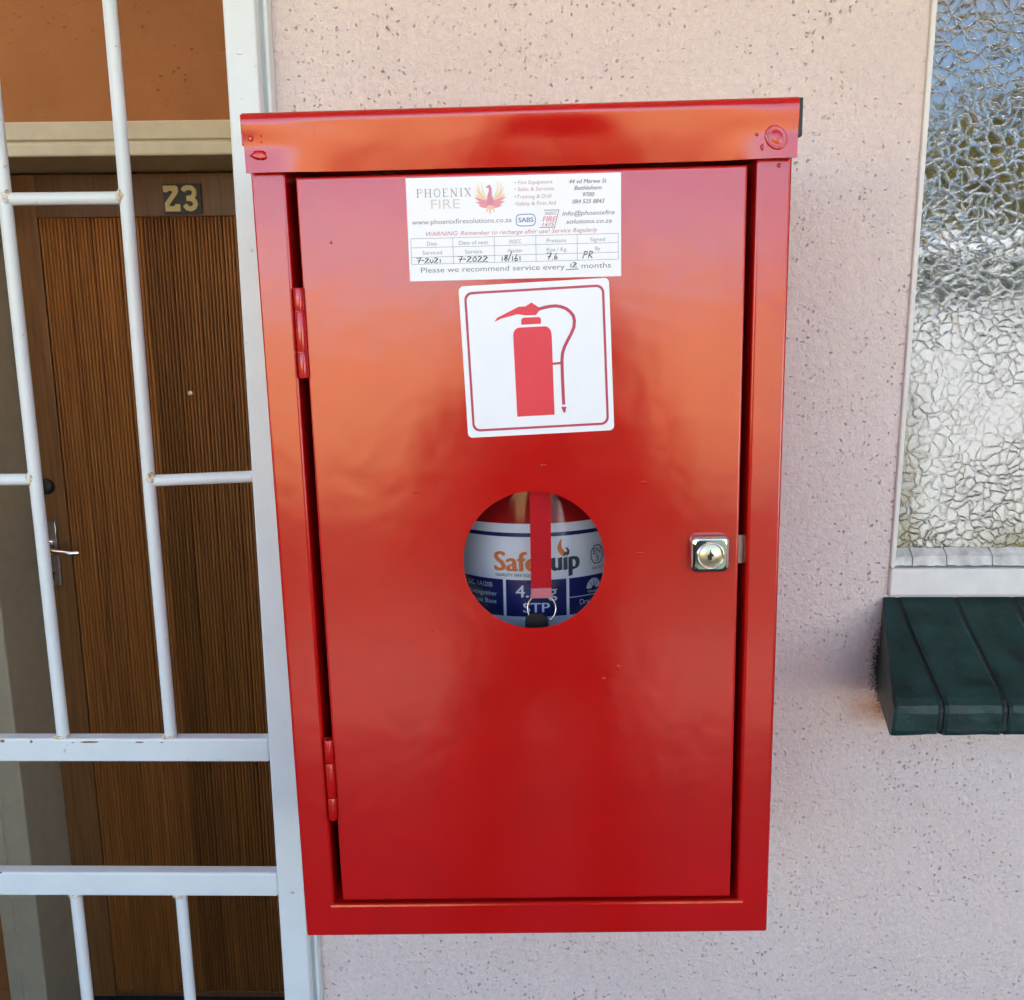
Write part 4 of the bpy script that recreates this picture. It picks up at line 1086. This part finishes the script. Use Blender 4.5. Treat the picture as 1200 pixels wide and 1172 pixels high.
def tree(x, y, h, rad, seed, label):
    rr = random.Random(seed)
    t = empty("tree", (x, y, -0.14)); tag(t, label, "tree", "trees behind the outbuilding")
    mb = MB().tube([(0, 0, 0), (0.05, 0, h*.25), (-0.05, 0.05, h*.55), (0, 0, h*.85)], [0.16, 0.12, 0.08, 0.02], 10)
    for k in range(9):
        a = rr.uniform(0, 6.28); z = h*rr.uniform(.3, .7)
        mb.tube([(0, 0, z), (rad*.45*math.cos(a), rad*.45*math.sin(a), z + h*.12), (rad*.8*math.cos(a), rad*.8*math.sin(a), z + h*.22)], [0.06, 0.04, 0.01], 6)
    mb.build("trunk", M["bark"], t)
    cl = [(rad*rr.uniform(-.8,.8), rad*rr.uniform(-.8,.8), h*(.3 + .7*rr.random()**0.8), rad*rr.uniform(.16,.34)) for _ in range(64)]
    lv = MB(); vs = []; fs = []
    for cx, cy, cz, cr in cl:
        for _ in range(140):
            d = Vector((rr.gauss(0,1), rr.gauss(0,1), rr.gauss(0,1))).normalized() * cr * rr.random()**.4
            p = Vector((cx, cy, cz)) + d
            a = Vector((rr.gauss(0,1), rr.gauss(0,1), rr.gauss(0,1))).normalized()*0.10
            b = a.cross(Vector((rr.gauss(0,1), rr.gauss(0,1), rr.gauss(0,1)))).normalized()*0.055
            q = len(vs); vs += [p-a, p+b, p+a, p-b]; fs.append((q, q+1, q+2, q+3))
    lv.add(vs, fs).build("crown", M["leaf"], t, fix=False)
tree(6.1, -12.5, 4.5, 1.5, 11, "olive tree nearest the left end of the outbuilding, behind it")
tree(7.7, -13.3, 5.4, 1.3, 12, "tallest olive tree behind the outbuilding, mirrored in the glass")
tree(9.8, -13.0, 4.7, 1.8, 13, "broad olive tree behind the outbuilding's far end")

def shade_planter(x0, x1, h, seed, label):  # unseen hedges added to block light on the lower door and wall
    rr = random.Random(seed)
    t = empty("shade_planter", ((x0+x1)/2, -1.95, 0.0)); tag(t, label, "shade_planter", "added light-blocking planters along the porch edge")
    w = (x1 - x0) / 2
    MB().box(-w, w, -0.2, 0.2, 0.0, 0.32, 0.012).build("trough", M["concrete"], t)
    MB().box(-w+.05, w-.05, -0.13, 0.13, 0.321, h-.08, 0.03).build("hedge_core", M["hedge"], t)
    vs = []; fs = []
    for _ in range(int(5200 * (x1 - x0) * h / 2)):
        p = Vector((rr.uniform(-w, w), rr.uniform(-.2, .2), rr.uniform(.30, h)))
        if rr.random() < .75: p.y = rr.choice((-1, 1)) * rr.uniform(.12, .21)
        a = Vector((rr.gauss(0,1), rr.gauss(0,1), rr.gauss(0,1))).normalized()*0.035
        b = a.cross(Vector((rr.gauss(0,1), rr.gauss(0,1), rr.gauss(0,1)))).normalized()*0.018
        q = len(vs); vs += [p-a, p+b, p+a, p-b]; fs.append((q, q+1, q+2, q+3))
    MB().add(vs, fs).build("foliage", M["hedge"], t, fix=False)
shade_planter(-2.25, -0.80, 1.30, 31, "concrete planter with tall dark hedge, added to keep light off the door behind the gate")
shade_planter(1.30, 4.20, 0.80, 32, "concrete planter with low dark hedge, added to dim the lower wall under the window")

# photographer, mirrored as the dark patch in the red door
def capsule(mb, a, b, ra, rb_, seg=16):
    a, b = Vector(a), Vector(b); d = (b - a); L = d.length; d = d / L if L > 1e-6 else Vector((0, 0, 1))
    pts, rs_ = [], []
    for k in range(5):
        t = math.pi/2*(1 - k/4); pts.append(a - d*ra*math.sin(t)); rs_.append(max(0.0004, ra*math.cos(t)))
    for k in range(5):
        t = math.pi/2*k/4; pts.append(b + d*rb_*math.sin(t)); rs_.append(max(0.0004, rb_*math.cos(t)))
    mb.tube(pts, rs_, seg)
pe = empty("person", (0.045, -1.44, 0.0))
tag(pe, "person in dark jacket and trousers holding a phone, mirrored in the red door", "person")
pb = MB()
for s in (-1, 1):
    capsule(pb, (s*.11, 0, .93), (s*.15, .02, .50), .098, .075); capsule(pb, (s*.15, .02, .50), (s*.165, -.02, .10), .072, .058)
    capsule(pb, (s*.165, -.03, .045), (s*.18, .13, .035), .047, .034)
    capsule(pb, (s*.185, -.01, 1.47), (s*.285, .12, 1.24), .062, .046); capsule(pb, (s*.285, .12, 1.24), (s*.105, .50, 1.53), .046, .030)
    capsule(pb, (s*.105, .50, 1.53), (s*.090, .575, 1.60), .026, .030)           # palm
    for k, ln in enumerate((.040, .046, .043, .034)):                           # fingers behind and round the phone
        z = 1.672 - k*.021
        capsule(pb, (s*.090, .580, 1.625 - k*.012), (s*.094, .612, z), .0098, .009)
        capsule(pb, (s*.094, .612, z), (s*(.094 - ln*.55), .634, z + .002), .009, .0075)
    capsule(pb, (s*.085, .565, 1.605), (s*.060, .598, 1.628), .0115, .0085)     # thumb on the screen side
    capsule(pb, (s*.060, .598, 1.628), (s*.040, .603, 1.640), .0088, .0078)
    capsule(pb, (s*.082, -.01, 1.70), (s*.084, -.015, 1.73), .012, .010)         # ears
capsule(pb, (-.075, 0, .97), (.075, 0, .97), .105, .105); capsule(pb, (0, 0, .98), (0, .01, 1.25), .135, .135)
capsule(pb, (-.085, 0, 1.20), (.085, 0, 1.20), .11, .11); capsule(pb, (-.11, 0, 1.38), (.11, 0, 1.38), .105, .105); capsule(pb, (-.16, -.01, 1.475), (.16, -.01, 1.475), .065, .065)
capsule(pb, (0, -.01, 1.48), (0, .005, 1.62), .062, .054); capsule(pb, (0, -.012, 1.735), (0, -.005, 1.76), .086, .088); capsule(pb, (0, .03, 1.655), (0, .02, 1.70), .052, .066)
capsule(pb, (0, .086, 1.725), (0, .100, 1.692), .010, .015); capsule(pb, (-.018, .082, 1.658), (.018, .082, 1.658), .009, .009)
tmp = pb.build("tmp_body", M["cloth"])
md = tmp.modifiers.new("r", 'REMESH'); md.mode = 'VOXEL'; md.voxel_size = 0.0065; md.use_smooth_shade = True
m2 = tmp.modifiers.new("s", 'SMOOTH'); m2.factor = 0.5; m2.iterations = 3
dgp = bpy.context.evaluated_depsgraph_get(); dgp.update()
bme = bpy.data.meshes.new_from_object(tmp.evaluated_get(dgp))
bpy.data.objects.remove(tmp)
bme.materials.clear()
for k in ("cloth", "skin", "trousers", "black"): bme.materials.append(M[k])
for p in bme.polygons:
    c = p.center
    p.material_index = 1 if (c.z > 1.545 and abs(c.x) < .13 and c.y < .3) or (c.y > .475 and c.z > 1.4) else 3 if c.z < .085 else 2 if c.z < .96 else 0
link("body", bme, None, pe)
hr = MB().lathe([(0.0004, .118), (.045, .108), (.080, .075), (.098, .02), (.095, -.03), (.085, -.06)], (0, -.020, 1.742), 28)
hr.map(lambda x, y, z: (x, y - (0.035 if (y > 0.02 and z < 1.775) else 0)*1.3, z)).build("hair", M["black"], pe)
for s in (-1, 1):
    MB().lathe([(0.0004, .014), (.008, .012), (.0125, 0), (.008, -.012), (0.0004, -.014)], (s*.032, .070, 1.738), 14).build("eye", M["label_white"], pe)
ph = MB().box(-0.080, 0.080, -0.0045, 0.0045, -0.0375, 0.0375, 0.004, 3).build("phone", M["black"])
ph.location = (0.03, -0.803, 1.632)
tag(ph, "black phone held up by the person facing the cabinet", "phone")
